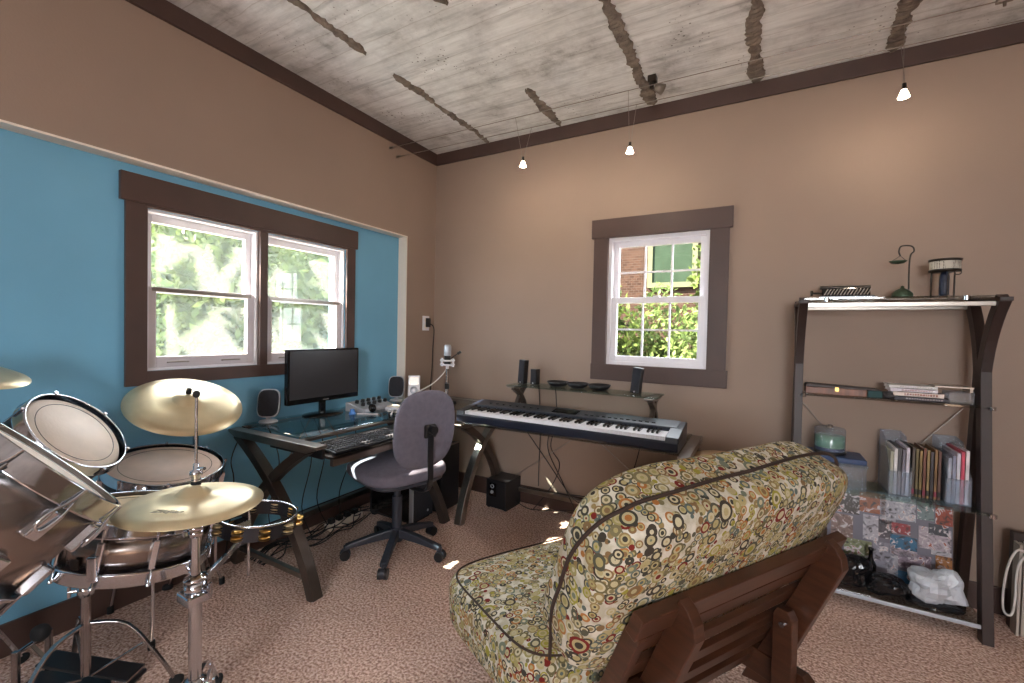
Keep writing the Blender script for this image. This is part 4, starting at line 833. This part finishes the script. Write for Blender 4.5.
for i, (a, b, c_, d, cc) in enumerate(pics):
    obj('print', MB().box((a, -.0015 - .0004 * (i % 3), b), (a + c_, 0, b + d), Tl), printmat(tuple(int(q * .85) for q in cc), i), cb)
def crumple(name, c, half, m, seed, label, cat):
    r = random.Random(seed); mb = MB(); mb.superell(c, (V((1, 0, 0)), V((0, 1, 0)), V((0, 0, 1))), half, .8, 30, 16)
    out = []
    for v in mb.v:
        d = v - V(c); k = 1 + .16 * math.sin(40 * v.x + seed) * math.sin(47 * v.y + 2 * seed) + .13 * math.sin(62 * v.z + 30 * v.x) + r.uniform(-.05, .05); q = V(c) + d * k
        q.z = max(q.z, c[2] - half[2] * .98); out.append(q)
    mb.v = out; mb.sm = [False] * len(mb.sm); return tag(obj(name, mb, m), label, cat)
crumple('plastic_bag', (3.065, -.235, z4 + .082), (.092, .07, .072), 'bag_white', 3, 'crumpled white plastic bag on the lowest glass shelf', 'bag')
crumple('plastic_bag', (2.89, -.25, z4 + .042), (.075, .055, .042), 'bag_black', 7, 'shiny black plastic bag in the middle of the lowest shelf', 'bag')
crumple('plastic_bag', (2.745, -.22, z4 + .062), (.09, .07, .062), 'bag_black', 9, 'shiny black plastic bag at the left of the lowest shelf', 'bag')
crumple('plastic_bag', (3.06, -.27, z4 + .012), (.09, .038, .012), 'bag_black', 12, 'flat black plastic bag under the white bag on the lowest shelf', 'bag')
bo = tag(obj('dark_bottle', MB().lathe([(0, 0), (.022, 0), (.023, .01), (.023, .09), (.009, .12), (.008, .155), (.011, .158), (.011, .168), (0, .168)], (2.845, -.165, z4), n=20), 'black_gloss'), 'slim black bottle standing in front of the picture board', 'bottle')
# bundle of blinds by the right edge
bb = thing('blind_bundle', 'bundle of pale window blind slats standing on end at the right edge', 'blinds', (3.40, -.13, 0))
for i in range(9):
    x = 3.335 + i * .016; obj('slat', MB().box((x, -.18 + .004 * i, 0), (x + .009, -.128 + .004 * i, .39 - .004 * (i % 2))), 'blind', bb)
obj('head_rail', MB().box((3.338, -.12, 0), (3.48, -.085, .42)), 'espresso', bb)
obj('pull_cord', MB().tube(spline([(3.36, -.185, .36), (3.325, -.19, .37), (3.30, -.19, .30), (3.288, -.19, .18), (3.292, -.19, .10), (3.315, -.19, .09), (3.325, -.188, .16), (3.33, -.187, .30), (3.37, -.185, .38)], 7), .0045, 7), 'cord_white', bb)

# ------------------------------------------------------------------ futon chair, seen from behind
Wd = V((.524, .851, 0)).normalized(); Dd = V((-Wd.y, Wd.x, 0)); OO = V((2.12, -1.88, 0))
def F(s, d, z): return OO + Wd * s + Dd * d + UP * z
so_ = thing('futon_chair', 'low wooden slatted lounge chair with cushions printed in coloured rings, seen from behind', 'lounge chair', (F(.42, .35, 0).x, F(.42, .35, 0).y, 0))
tdir = V((0, 0, 0)) + Dd * .393 - UP * .919; tdir.normalize(); pdir = (Dd * .919 + UP * .393).normalized()   # down along the back, forward normal
def G(s, t, p=0): return F(s, 0, .65) + tdir * t + pdir * p
FW = .845
cs = obj('back_cushion', MB().superell(G(.385, .03, .105), (Wd, -tdir, pdir), (.49, .262, .108), .38, 84, 44, .010, 4), 'fabric', so_)
g_ = lambda x, p: math.copysign(abs(x) ** p, x)
pip = spline([(1.895, -1.825, .41), (1.912, -1.862, 0.5), (1.924, -1.885, 0.584), (1.95, -1.902, 0.657), (1.965, -1.911, 0.706), (1.986, -1.923, 0.754), (2.021, -1.94, 0.807), (2.059, -1.937, 0.849), (2.094, -1.915, 0.871), (2.125, -1.883, 0.885), (2.177, -1.82, 0.895), (2.228, -1.732, 0.899), (2.278, -1.641, 0.9), (2.33, -1.552, 0.9), (2.391, -1.44, 0.903), (2.457, -1.329, 0.906), (2.52, -1.225, .900), (2.56, -1.15, .875), (2.575, -1.11, .83)], 4)
obj('piping', MB().tube(pip, .0048, 8), mat('dark brown piping', (52, 36, 28), .8), cs)
seat_n = (UP + Dd * .10).normalized(); seat_d = (Dd - UP * .10).normalized()
sc = F(.385, .545, .275)
ss = obj('seat_cushion', MB().superell(sc, (Wd, seat_d, seat_n), (.515, .36, .105), .34, 84, 40, .012, 9), 'fabric', so_)
pp = []
for i in range(72):
    a = 2 * PI * i / 72; x = g_(math.cos(a), .34); y = g_(math.sin(a), .34); k = g_(math.cos(.55), .34)
    pp.append(sc + Wd * x * .518 * k + seat_d * y * .363 * k + seat_n * .108 * g_(math.sin(.55), .34))
obj('piping', MB().tube(pp, .0035, 8, closed=True), mat('brown piping thin', (60, 44, 34), .8), ss)
pp2 = [p - seat_n * .15 for p in pp]; obj('piping', MB().tube(pp2, .0045, 8, closed=True), mat('brown piping low', (48, 34, 28), .8), ss)
def bar(a, b, side, w_, t_): return MB().beam([a, b], side, w_, t_)
obj('top_rail', bar(G(-.012, .03, -.022), G(FW + .012, .03, -.022), pdir, .032, .062), 'wood_red', so_, .003)
obj('side_rail', bar(G(.012, .06, -.02), G(.012, .60, -.02), Wd, .028, .046), 'wood_red', so_, .003); obj('side_rail', bar(G(FW - .012, .06, -.02), G(FW - .012, .60, -.02), Wd, .028, .046), 'wood_red', so_, .003)
for k in range(5):
    t_ = .125 + k * .098; obj('slat', bar(G(.026, t_, -.014), G(FW - .026, t_, -.014), pdir, .018, .05), 'wood_red', so_, .002)
def board(s):
    # wide leg board hugging the back of the slats: cut round at the top end
    P = [(-.015, -.026), (-.008, -.055), (.008, -.080), (.036, -.098), (.56, -.108), (.62, -.026)]
    poly = [G(s, a, b) for a, b in P]
    return MB().prism(poly, Wd * .034)
obj('back_leg', board(.105), 'wood_red', so_, .003); obj('back_leg', board(FW - .105), 'wood_red', so_, .003)
for s in (.06, FW - .07):
    q = s if s < .4 else FW - .155
    po = obj('post', MB().prism([F(q, .03, .0), F(q, .09, .0), F(q, .09, .38), F(q, .078, .405), F(q, .045, .405), F(q, .03, .38)], Wd * .034), 'wood_red', so_, .003)
    obj('bolt', MB().cyl(F(q + .002, .06, .36), F(q - .006, .06, .36), .009, 10), 'chrome', po)
    obj('base_rail', MB().prism([F(s - .04, .0, .12), F(s - .04, .0, .19), F(s - .04, .02, .205), F(s - .04, .80, .17), F(s - .04, .80, .10)], Wd * .038), 'wood_red', so_, .003)
    obj('leg', MB().prism([F(s - .04, .68, 0), F(s - .04, .74, 0), F(s - .04, .76, .11), F(s - .04, .66, .11)], Wd * .038), 'wood_red', so_, .003)
for k in range(6): obj('seat_slat', bar(F(.02, .22 + k * .11, .175 - k * .011 + .012), F(FW - .02, .22 + k * .11, .175 - k * .011 + .012), Dd, .06, .016), 'wood_red', so_, .002)

# ------------------------------------------------------------------ drum kit
def frame(c, n):
    q = V(n).normalized().to_track_quat('Z', 'Y'); return Matrix.Translation(V(c)) @ q.to_matrix().to_4x4()
def ring(mb, T, r, z, rr, n=48, seg=8): return mb.tube([T @ V((r * math.cos(2 * PI * i / n), r * math.sin(2 * PI * i / n), z)) for i in range(n)], rr, seg, closed=True)
def drum(t, c, n, r, h, shell, head, hoopm='chrome', lugs=8, lug_w=.016, lug_phase=0, big=False, wire=False):
    T = frame(c, n); ax = V(n).normalized(); cc = V(c)
    obj('shell', MB().lathe([(r - .012, -h + .006), (r - .004, -h + .006), (r - .004, -.006), (r - .012, -.006)], c, ax, 56), shell, t)
    ln_ = []
    dh = obj('drumhead', MB().lathe([(0, .0), (r - .012, .0), (r - .006, -.004), (r + .001, -.012)], c, ax, 56), head, t)
    rr_ = MB(); ring(rr_, T, r * .80, .0003, .0009, 56, 5); obj('head_ring', rr_, 'ink', dh)
    obj('bottom_head', MB().lathe([(0, -h), (r - .012, -h), (r, -h + .010)], c, ax, 56), 'drumhead' if not wire else 'white', t)
    w_ = .026 if not big else .036
    obj('hoop', MB().lathe([(r + .002, .010), (r + .006, .012), (r + .009, .008), (r + .0075, -w_ + .008), (r + .012, -w_ + .004), (r + .011, -w_), (r + .003, -w_)], c, ax, 56), hoopm, t)
    obj('hoop', MB().lathe([(r + .002, -h - .010), (r + .006, -h - .012), (r + .009, -h - .008), (r + .0075, -h + w_ - .008), (r + .012, -h + w_ - .004), (r + .011, -h + w_), (r + .003, -h + w_)], c, ax, 56), hoopm, t)
    for k in range(lugs):
        a = 2 * PI * (k + lug_phase) / lugs; A = T @ Matrix.Rotation(a, 4, 'Z')
        l = MB()
        if h > .2:
            for zc in (-.075, -h + .075): l.box((r - .006, -lug_w, zc - .03), (r + .018, lug_w, zc + .03), A)
        else: l.box((r - .006, -.009, -h / 2 - .040), (r + .016, .009, -h / 2 + .040), A)
        lg = obj('lug', l, 'chrome', t, .004)
        for sg in (1, -1):
            zz = (lambda q: q) if sg == 1 else (lambda q: -h - q)
            rod = MB().tube([A @ V((r + .012, 0, zz(.014))), A @ V((r + .012, 0, zz(.003))), A @ V((r + .012, 0, zz(.002))), A @ V((r + .010, 0, zz(-.055 if h > .2 else -h / 2 + .01)))], [.006, .006, .0034, .0032], 8)
            if big and sg == 1: rod = MB().tube(spline([A @ V((r + .012, 0, .012)), A @ V((r + .014, -.004, -.02)), A @ V((r + .022, -.020, -.05)), A @ V((r + .022, -.020, -.078)), A @ V((r + .022, -.002, -.084)), A @ V((r + .022, .004, -.05)), A @ V((r + .014, .004, -.02))], 4), .0032, 7)
            obj('tension_rod', rod, 'chrome', lg)
    return T
def tripod(t, x, y, zh, rad, a0, m='chrome', spread=3, foot=.012):
    """hub at zh, legs to the floor"""
    for k in range(spread):
        a = a0 + 2 * PI * k / spread; d = V((math.cos(a), math.sin(a), 0)); b = V((x, y, 0))
        lg = obj('leg', MB().beam(spline([b + d * .012 + UP * zh, b + d * rad * .45 + UP * (zh * .9), b + d * rad * .8 + UP * zh * .42, b + d * rad + UP * .018], 4), V((-d.y, d.x, 0)), .014, .007)
                .beam([b + d * .015 + UP * zh * .35, b + d * rad * .62 + UP * zh * .62], V((-d.y, d.x, 0)), .010, .005), m, t, .001)
        obj('rubber_foot', MB().superell(b + d * (rad + .004) + UP * .014, (d, V((-d.y, d.x, 0)), UP), (.022, .014, .014), .7, 16, 10), 'rubber', lg)
def collar(t, x, y, z, r=.02, h=.03, wing=0):
    c_ = obj('collar', MB().lathe([(r * .6, -h), (r, -h), (r * 1.05, 0), (r * .6, .0)], (x, y, z), n=24).lathe([(r * .6, 0), (r * 1.1, 0), (r * 1.1, .010), (r * .5, .016)], (x, y, z), n=24), 'chrome', t)
    d = V((math.cos(wing), math.sin(wing), 0)); b = V((x, y, z - h / 2))
    obj('wing_nut', MB().cyl(b + d * r * .8, b + d * (r + .022), .006, 10).beam([b + d * (r + .02) + UP * .018, b + d * (r + .02) - UP * .018], d, .006, .010), 'chrome', c_)
def cymbal(t, c, n, r, text=None):
    prof = [(0, .036), (.010, .036), (r * .10, .033), (r * .18, .024), (r * .235, .014), (r * .26, .010), (r * .5, .004), (r * .8, -.006), (r, -.018), (r, -.0195), (r * .8, -.0085), (r * .5, .002), (r * .26, .0075), (r * .2, .017), (0, .033)]
    cy = obj('cymbal_disc', MB().lathe(prof, c, n, 96), cymm, t)
    return cy
m_, n_, p_ = nt('lathed bronze'); tc_ = N(n_, 'ShaderNodeTexCoord')
cymm = mat('cast bronze', (216, 198, 160), .38, .72, var=.22, nscale=5)

# snare drum + stand
SN = V((.035, .18, 1)).normalized(); SC = V((.66, -2.21, .662))
sn = thing('snare_drum', 'chrome snare drum with a cream head, partly under the near cymbal', 'drum', SC - SN * .145)
drum(sn, SC, SN, .185, .145, 'drum_steel', 'snarehead', lugs=10, wire=True)
obj('strainer', MB().cbox(SC - SN * .08 + V((.125, -.145, 0)), (.03, .025, .07), Matrix.Rotation(R(-50), 3, 'Z')), 'chrome', sn, .004)
obj('badge', MB().cbox(SC - SN * .075 + V((.075, -.172, 0)), (.022, .003, .03), Matrix.Rotation(R(22), 3, 'Z')), 'ink', sn)
sw = MB()
for i in range(10): sw.cyl(SC - SN * .150 + V((-.13, -.03 + i * .006, 0)), SC - SN * .150 + V((.13, -.03 + i * .006, 0)), .0012, 4)
obj('snare_wires', sw, 'steel', sn)
sx, sy = .455, -2.29
ss_ = thing('snare_stand', 'chrome snare stand with a post and spread legs under the snare drum', 'drum stand', (sx, sy, 0))
obj('post', MB().cyl((sx, sy, .10), (sx, sy, .40), .013, 16).cyl((sx, sy, .36), (sx, sy, .47), .010, 16), 'chrome_worn', ss_); collar(ss_, sx, sy, .40, .021, .035, -2.2)
tripod(ss_, sx, sy, .27, .24, .9, 'chrome_worn')
bz = .497
for a in (.45, 2.2, 4.6):
    p = V((SC.x, SC.y, 0)) + V((math.cos(a), math.sin(a), 0)) * .175; n0 = SC - SN * .165
    zz = n0.z - ((p.x - n0.x) * SN.x + (p.y - n0.y) * SN.y) / SN.z
    obj('basket_arm', MB().tube([(sx, sy, .465), (sx + .04, sy + .02, .468), (p.x, p.y, zz - .008), (p.x * 1, p.y, zz + .02)], .006, 8), 'chrome', ss_)
# high cymbal stand in front (hi-hat stand)
HX, HY = .925, -2.19
hh = thing('hi_hat_stand', 'chrome cymbal stand in the foreground with a tall rod and spread legs', 'cymbal stand', (HX, HY, 0))
obj('tube', MB().cyl((HX, HY, .10), (HX, HY, .50), .0165, 20).cyl((HX, HY, .48), (HX, HY, .735), .012, 20), 'chrome', hh)
obj('pull_rod', MB().cyl((HX, HY, .73), (HX, HY, 1.045), .0038, 10), 'chrome_worn', hh); obj('rod_tip', MB().superell((HX, HY, 1.05), (V((1, 0, 0)), V((0, 1, 0)), UP), (.010, .010, .011), 1, 14, 10), 'rubber', hh)
collar(hh, HX, HY, .505, .027, .045, .4); collar(hh, HX, HY, .655, .019, .02, 3.4); collar(hh, HX, HY, .20, .026, .04, .9)
obj('clutch', MB().lathe([(.004, 0), (.010, 0), (.012, .012), (.010, .02), (.016, .024), (.016, .036), (.008, .040), (.008, .056), (.004, .06)], (HX, HY, .790), n=20).cyl((HX, HY, .832), (HX + .03, HY + .008, .836), .005, 8), 'chrome', hh)
obj('felt', MB().lathe([(.004, 0), (.013, 0), (.013, .012), (.004, .012)], (HX, HY, .782), n=20), 'rubber', hh)
tripod(hh, HX, HY, .20, .25, .35)
obj('pedal_board', MB().prism([(HX - .04, HY - .10, .012), (HX + .04, HY - .10, .012), (HX + .035, HY - .36, .012), (HX - .035, HY - .36, .012)], (0, 0, .012)), 'black', hh, .003)
ca = thing('hi_hat_cymbal', 'bronze cymbal on the foreground stand, lower and nearer of the two whole cymbals', 'cymbal', (HX, HY, .75), 0, 'cymbals of the drum kit')
cymbal(ca, V((.928, -2.198, .752)), (.03, .015, 1), .178)
# maker's script stamped on the cymbal
def text_on(parent, s, size, T, m):
    cu = bpy.data.curves.new('stamp_text', 'FONT'); cu.body = s; cu.size = size; cu.extrude = .0002; cu.align_x = 'CENTER'; cu.shear = .4
    o = bpy.data.objects.new('stamp_tmp', cu); col.objects.link(o); bpy.context.view_layer.update()
    me = bpy.data.meshes.new_from_object(o.evaluated_get(bpy.context.evaluated_depsgraph_get())); bpy.data.objects.remove(o)
    mb = MB(); mb.add([T @ v.co for v in me.vertices], [tuple(p.vertices) for p in me.polygons]); obj('stamped_script', mb, m, parent)
def face_T(c, n, off, toward):
    n = V(n).normalized(); d = V(toward) - n * V(toward).dot(n); d.normalize(); x = d.cross(n) * -1
    # reading direction left to right for somebody looking from 'toward'
    x = n.cross(d) * 1.0; x = -x if False else x
    y = n.cross(x)
    return Matrix.Translation(V(c) + d * off + n * .002) @ Matrix((x, -d, n)).transposed().to_4x4()
camdir = V((2.338 - .93, -2.85 + 2.2, 0)).normalized()
def rightvec(d, n): return (V((-d.y, d.x, 0))).normalized()
n1 = V((.03, .015, 1)).normalized(); d1 = (camdir * .8 + V((-.2, -.45, 0))).normalized(); d1 = (d1 - n1 * d1.dot(n1)).normalized(); x1 = (-d1).cross(n1).normalized()
text_on(ca, 'Zildjian', .026, Matrix.Translation(V((.928, -2.198, .752)) + d1 * .115 + n1 * .0030) @ Matrix((x1, -d1, n1)).transposed().to_4x4(), 'ink')

# floor tom
n2 = V((.22, .04, 1)).normalized(); FC = V((.165, -1.945, .655))
ft = thing('floor_tom', 'large black floor tom with a worn head between the two whole cymbals', 'drum', (FC.x, FC.y, 0))
drum(ft, FC, n2, .198, .36, 'drum_black', mat('worn drumhead', (220, 192, 172), .55, var=.14, nscale=7), lugs=8, lug_phase=.3)
for a in (-.5, 1.6, 3.6):
    p = FC + V((math.cos(a), math.sin(a), 0)) * .222; p.x -= .05
    if p.x < -.065: p.x = -.062
    lg = obj('leg', MB().tube([(p.x, p.y, .52), (p.x, p.y, .10), (p.x + .03 * math.cos(a) * (1 if p.x > 0 else 0), p.y + .03 * math.sin(a), .02)], .0065, 8), 'chrome', ft); obj('rubber_foot', MB().cyl((p.x + .03 * math.cos(a) * (1 if p.x > 0 else 0), p.y + .03 * math.sin(a), 0), (p.x + .03 * math.cos(a) * (1 if p.x > 0 else 0), p.y + .03 * math.sin(a), .03), .012, 12), 'rubber', lg)
# rack tom
n3 = V((.892, .787, 1)).normalized(); TC = V((.379, -2.29, .886))
t1 = thing('rack_tom', 'black rack tom with a pale dented head tilted towards the viewer, at the left', 'drum', TC - n3 * .2)
drum(t1, TC, n3, .150, .20, 'drum_black', 'drumhead', lugs=6, lug_phase=.2)
tst = thing('tom_stand', 'chrome pole stand carrying the rack tom at the left', 'drum stand', (.14, -2.50, 0))
obj('pole', MB().cyl((.14, -2.50, .12), (.14, -2.50, .70), .013, 16), 'chrome', tst); tripod(tst, .14, -2.50, .24, .2, 2.2)
obj('holder_arm', MB().tube([(.14, -2.50, .69), (.17, -2.47, .73), tuple(TC - n3 * .18 + V((-.02, -.02, 0)))], .010, 10), 'chrome', tst)

# large tilted tom in the foreground
BIGR = .17; kk = .66; nb = V((.11, .738, .666)).normalized(); BC = CR * -.026 + CU * .008 + V((2.338, -2.851, 1.25)) + kk * (V((.173, -2.278, .729)) - V((2.338, -2.851, 1.25)))
bt1 = thing('tilted_tom', 'big satin chrome tom tilted steeply at the left edge, nearest drum to the viewer', 'drum', BC - nb * .25)
drum(bt1, BC, nb, BIGR, .38 * kk * 1.0, 'drum_steel', 'drumhead', lugs=8, lug_w=.014, lug_phase=.35, big=True)

# right crash cymbal behind and its stand
nc = V((.528, -.068, 1)).normalized(); CC = V((2.338, -2.851, 1.25)) + 1.03 * (V((.287, -1.928, .932)) - V((2.338, -2.851, 1.25)))
cr = thing('crash_cymbal', 'bronze crash cymbal tilted below the double window, the upper of the two whole cymbals', 'cymbal', CC, 0, 'cymbals of the drum kit')
cymbal(cr, CC, nc, .209)
cst = thing('cymbal_stand', 'chrome boom stand holding the crash cymbal behind the floor tom', 'cymbal stand', (.0, -1.76, 0))
obj('pole', MB().cyl((.0, -1.76, .12), (.0, -1.76, .76), .012, 16), 'chrome', cst); tripod(cst, .0, -1.76, .20, .10, 0.0)
obj('boom_arm', MB().tube([(.0, -1.76, .76), tuple(CC - nc * .06), tuple(CC + nc * .06)], .007, 10), 'chrome', cst); obj('tilter', MB().cyl(CC - nc * .075, CC - nc * .03, .014, 12).cyl(CC - nc * .05 + V((0, -.03, 0)), CC - nc * .05 + V((0, .03, 0)), .007, 8), 'chrome', cst)
obj('wing_nut', MB().lathe([(0, .022), (.010, .02), (.011, 0), (0, 0)], CC + nc * .045, nc, 14), 'rubber', cst)
# left crash at the frame edge
nL = V((.219, .187, 1)).normalized(); LC = V((.218, -2.521, 1.108))
lc = thing('crash_cymbal', 'pale cymbal cut off by the left edge of the picture', 'cymbal', LC, 0, 'cymbals of the drum kit'); cymbal(lc, LC, nL, .17)
lst = thing('cymbal_stand', 'chrome stand holding the cymbal at the left edge', 'cymbal stand', (.12, -2.72, 0))
obj('pole', MB().cyl((.12, -2.72, .12), (.12, -2.72, .88), .012, 16), 'chrome', lst); tripod(lst, .12, -2.72, .24, .18, 1.6); obj('boom_arm', MB().tube([(.12, -2.72, .88), tuple(LC - nL * .06), tuple(LC + nL * .06)], .007, 10), 'chrome', lst)
# stand carrying the tilted tom
bs = BC - nb * .13; qx, qy = bs.x - .02, bs.y - .24
bst = thing('tom_stand', 'chrome pole stand carrying the big tilted tom at the left edge', 'drum stand', (qx, qy, 0))
obj('pole', MB().cyl((qx, qy, .1), (qx, qy, .62), .013, 16), 'chrome', bst); tripod(bst, qx, qy, .22, .2, .2)
bb2 = BC - nb * .265 * 1.0
obj('holder_arm', MB().tube([(qx, qy, .61), (qx, qy + .02, .66), tuple(bb2 + V((0, 0, -.02)))], .010, 10), 'chrome', bst)

# tambourine on a clamp
tc2 = V((.803, -1.931, .582)); nt_ = V((.069, .094, 1)).normalized(); TT = frame(tc2, nt_)
tm = thing('tambourine', 'black tambourine with double rows of brass jingles clamped beside the foreground cymbal', 'tambourine', tc2 - nt_ * .045)
rt = .125
obj('tambourine_frame', MB().lathe([(rt - .005, 0), (rt, 0), (rt, -.048), (rt - .005, -.048), (rt - .005, 0)], tc2, nt_, 64, False), 'drum_black', tm)
rg = MB(); ring(rg, TT, rt - .002, .001, .0035, 64); obj('steel_rim', rg, 'chrome', tm)
for k in range(10):
    for zz in (-.014, -.034):
        A = TT @ Matrix.Rotation(2 * PI * (k + .4) / 10, 4, 'Z') @ Matrix.Translation((rt + .005, 0, zz))
        jm = MB()
        for s_ in (-1, 1): jm.lathe([(0, .004 * s_), (.007, .003 * s_), (.018, .0012 * s_), (.018, .0)], A @ V((0, 0, .0035 * s_)), A.to_3x3() @ V((0, 0, 1)), 20)
        obj('jingle', jm, 'brass_jingle' if k % 3 else 'brass', tm)
# clamp holding the tambourine on an arm off the foreground stand
tcm = thing('tambourine_clamp', 'chrome clamp and bar reaching from the foreground stand to the tambourine', 'clamp', (HX - .05, HY + .1, .5))
pA = tc2 + (TT.to_3x3() @ V((-.6, -.55, 0))).normalized() * rt
obj('clamp_bar', MB().beam([(HX + .03, HY - .01, .465), (HX - .02, HY + .03, .485), (.80, -2.04, .475), (.74, -1.93, .497)], UP, .02, .012), 'chrome', tcm, .002)
obj('clamp_jaw', MB().box((HX - .035, HY - .035, .445), (HX + .035, HY + .03, .475)), 'chrome', tcm, .006)
obj('upright', MB().cyl((.74, -1.93, .34), (.74, -1.93, .60), .0048, 10), 'chrome', tcm)
obj('grip', MB().lathe([(0, .0), (.02, .0), (.024, .012), (.024, .03), (.012, .04), (0, .04)], (.705, -1.99, .575), n=24).box((.70, -2.0, .52), (.745, -1.925, .545)), 'chrome', tcm)
# bass pedal
pd = thing('kick_pedal', 'black and chrome kick drum pedal lying on the carpet under the snare drum', 'pedal', (.36, -2.24, 0))
pa = V((.49, -2.17, .012)); pb_ = V((.24, -2.33, .012)); dd = (pb_ - pa).normalized(); sd2 = V((-dd.y, dd.x, 0))
obj('base_plate', MB().beam([pa + UP * .0, pb_ + dd * .06 + UP * .0], sd2, .10, .012), 'black', pd, .003)
obj('foot_board', MB().beam([pa + UP * .025, pb_ + UP * .085], sd2, .075, .010), 'black', pd, .004)
obj('heel_plate', MB().beam([pa + UP * .022, pa + dd * .05 + UP * .03], sd2, .085, .012), 'chrome_worn', pd, .003)
for s_ in (-1, 1): obj('tower', MB().beam([pb_ + dd * .04 + sd2 * .055 * s_, pb_ + dd * .04 + sd2 * .055 * s_ + UP * .15], dd, .02, .014), 'chrome_worn', pd, .003)
obj('axle', MB().cyl(pb_ + dd * .04 + sd2 * .06 + UP * .14, pb_ + dd * .04 - sd2 * .06 + UP * .14, .007, 10), 'chrome', pd)
obj('beater_shaft', MB().tube([pb_ + dd * .04 + UP * .14, pb_ + dd * .02 + UP * .165], .0035, 8), 'chrome', pd)
obj('beater', MB().superell(pb_ + dd * .015 + UP * .175, (dd, sd2, UP), (.026, .022, .026), .8, 20, 12), 'rubber', pd)
obj('chain', MB().beam([pb_ + dd * .05 + UP * .14, pb_ + UP * .085], sd2, .012, .004), 'steel', pd)
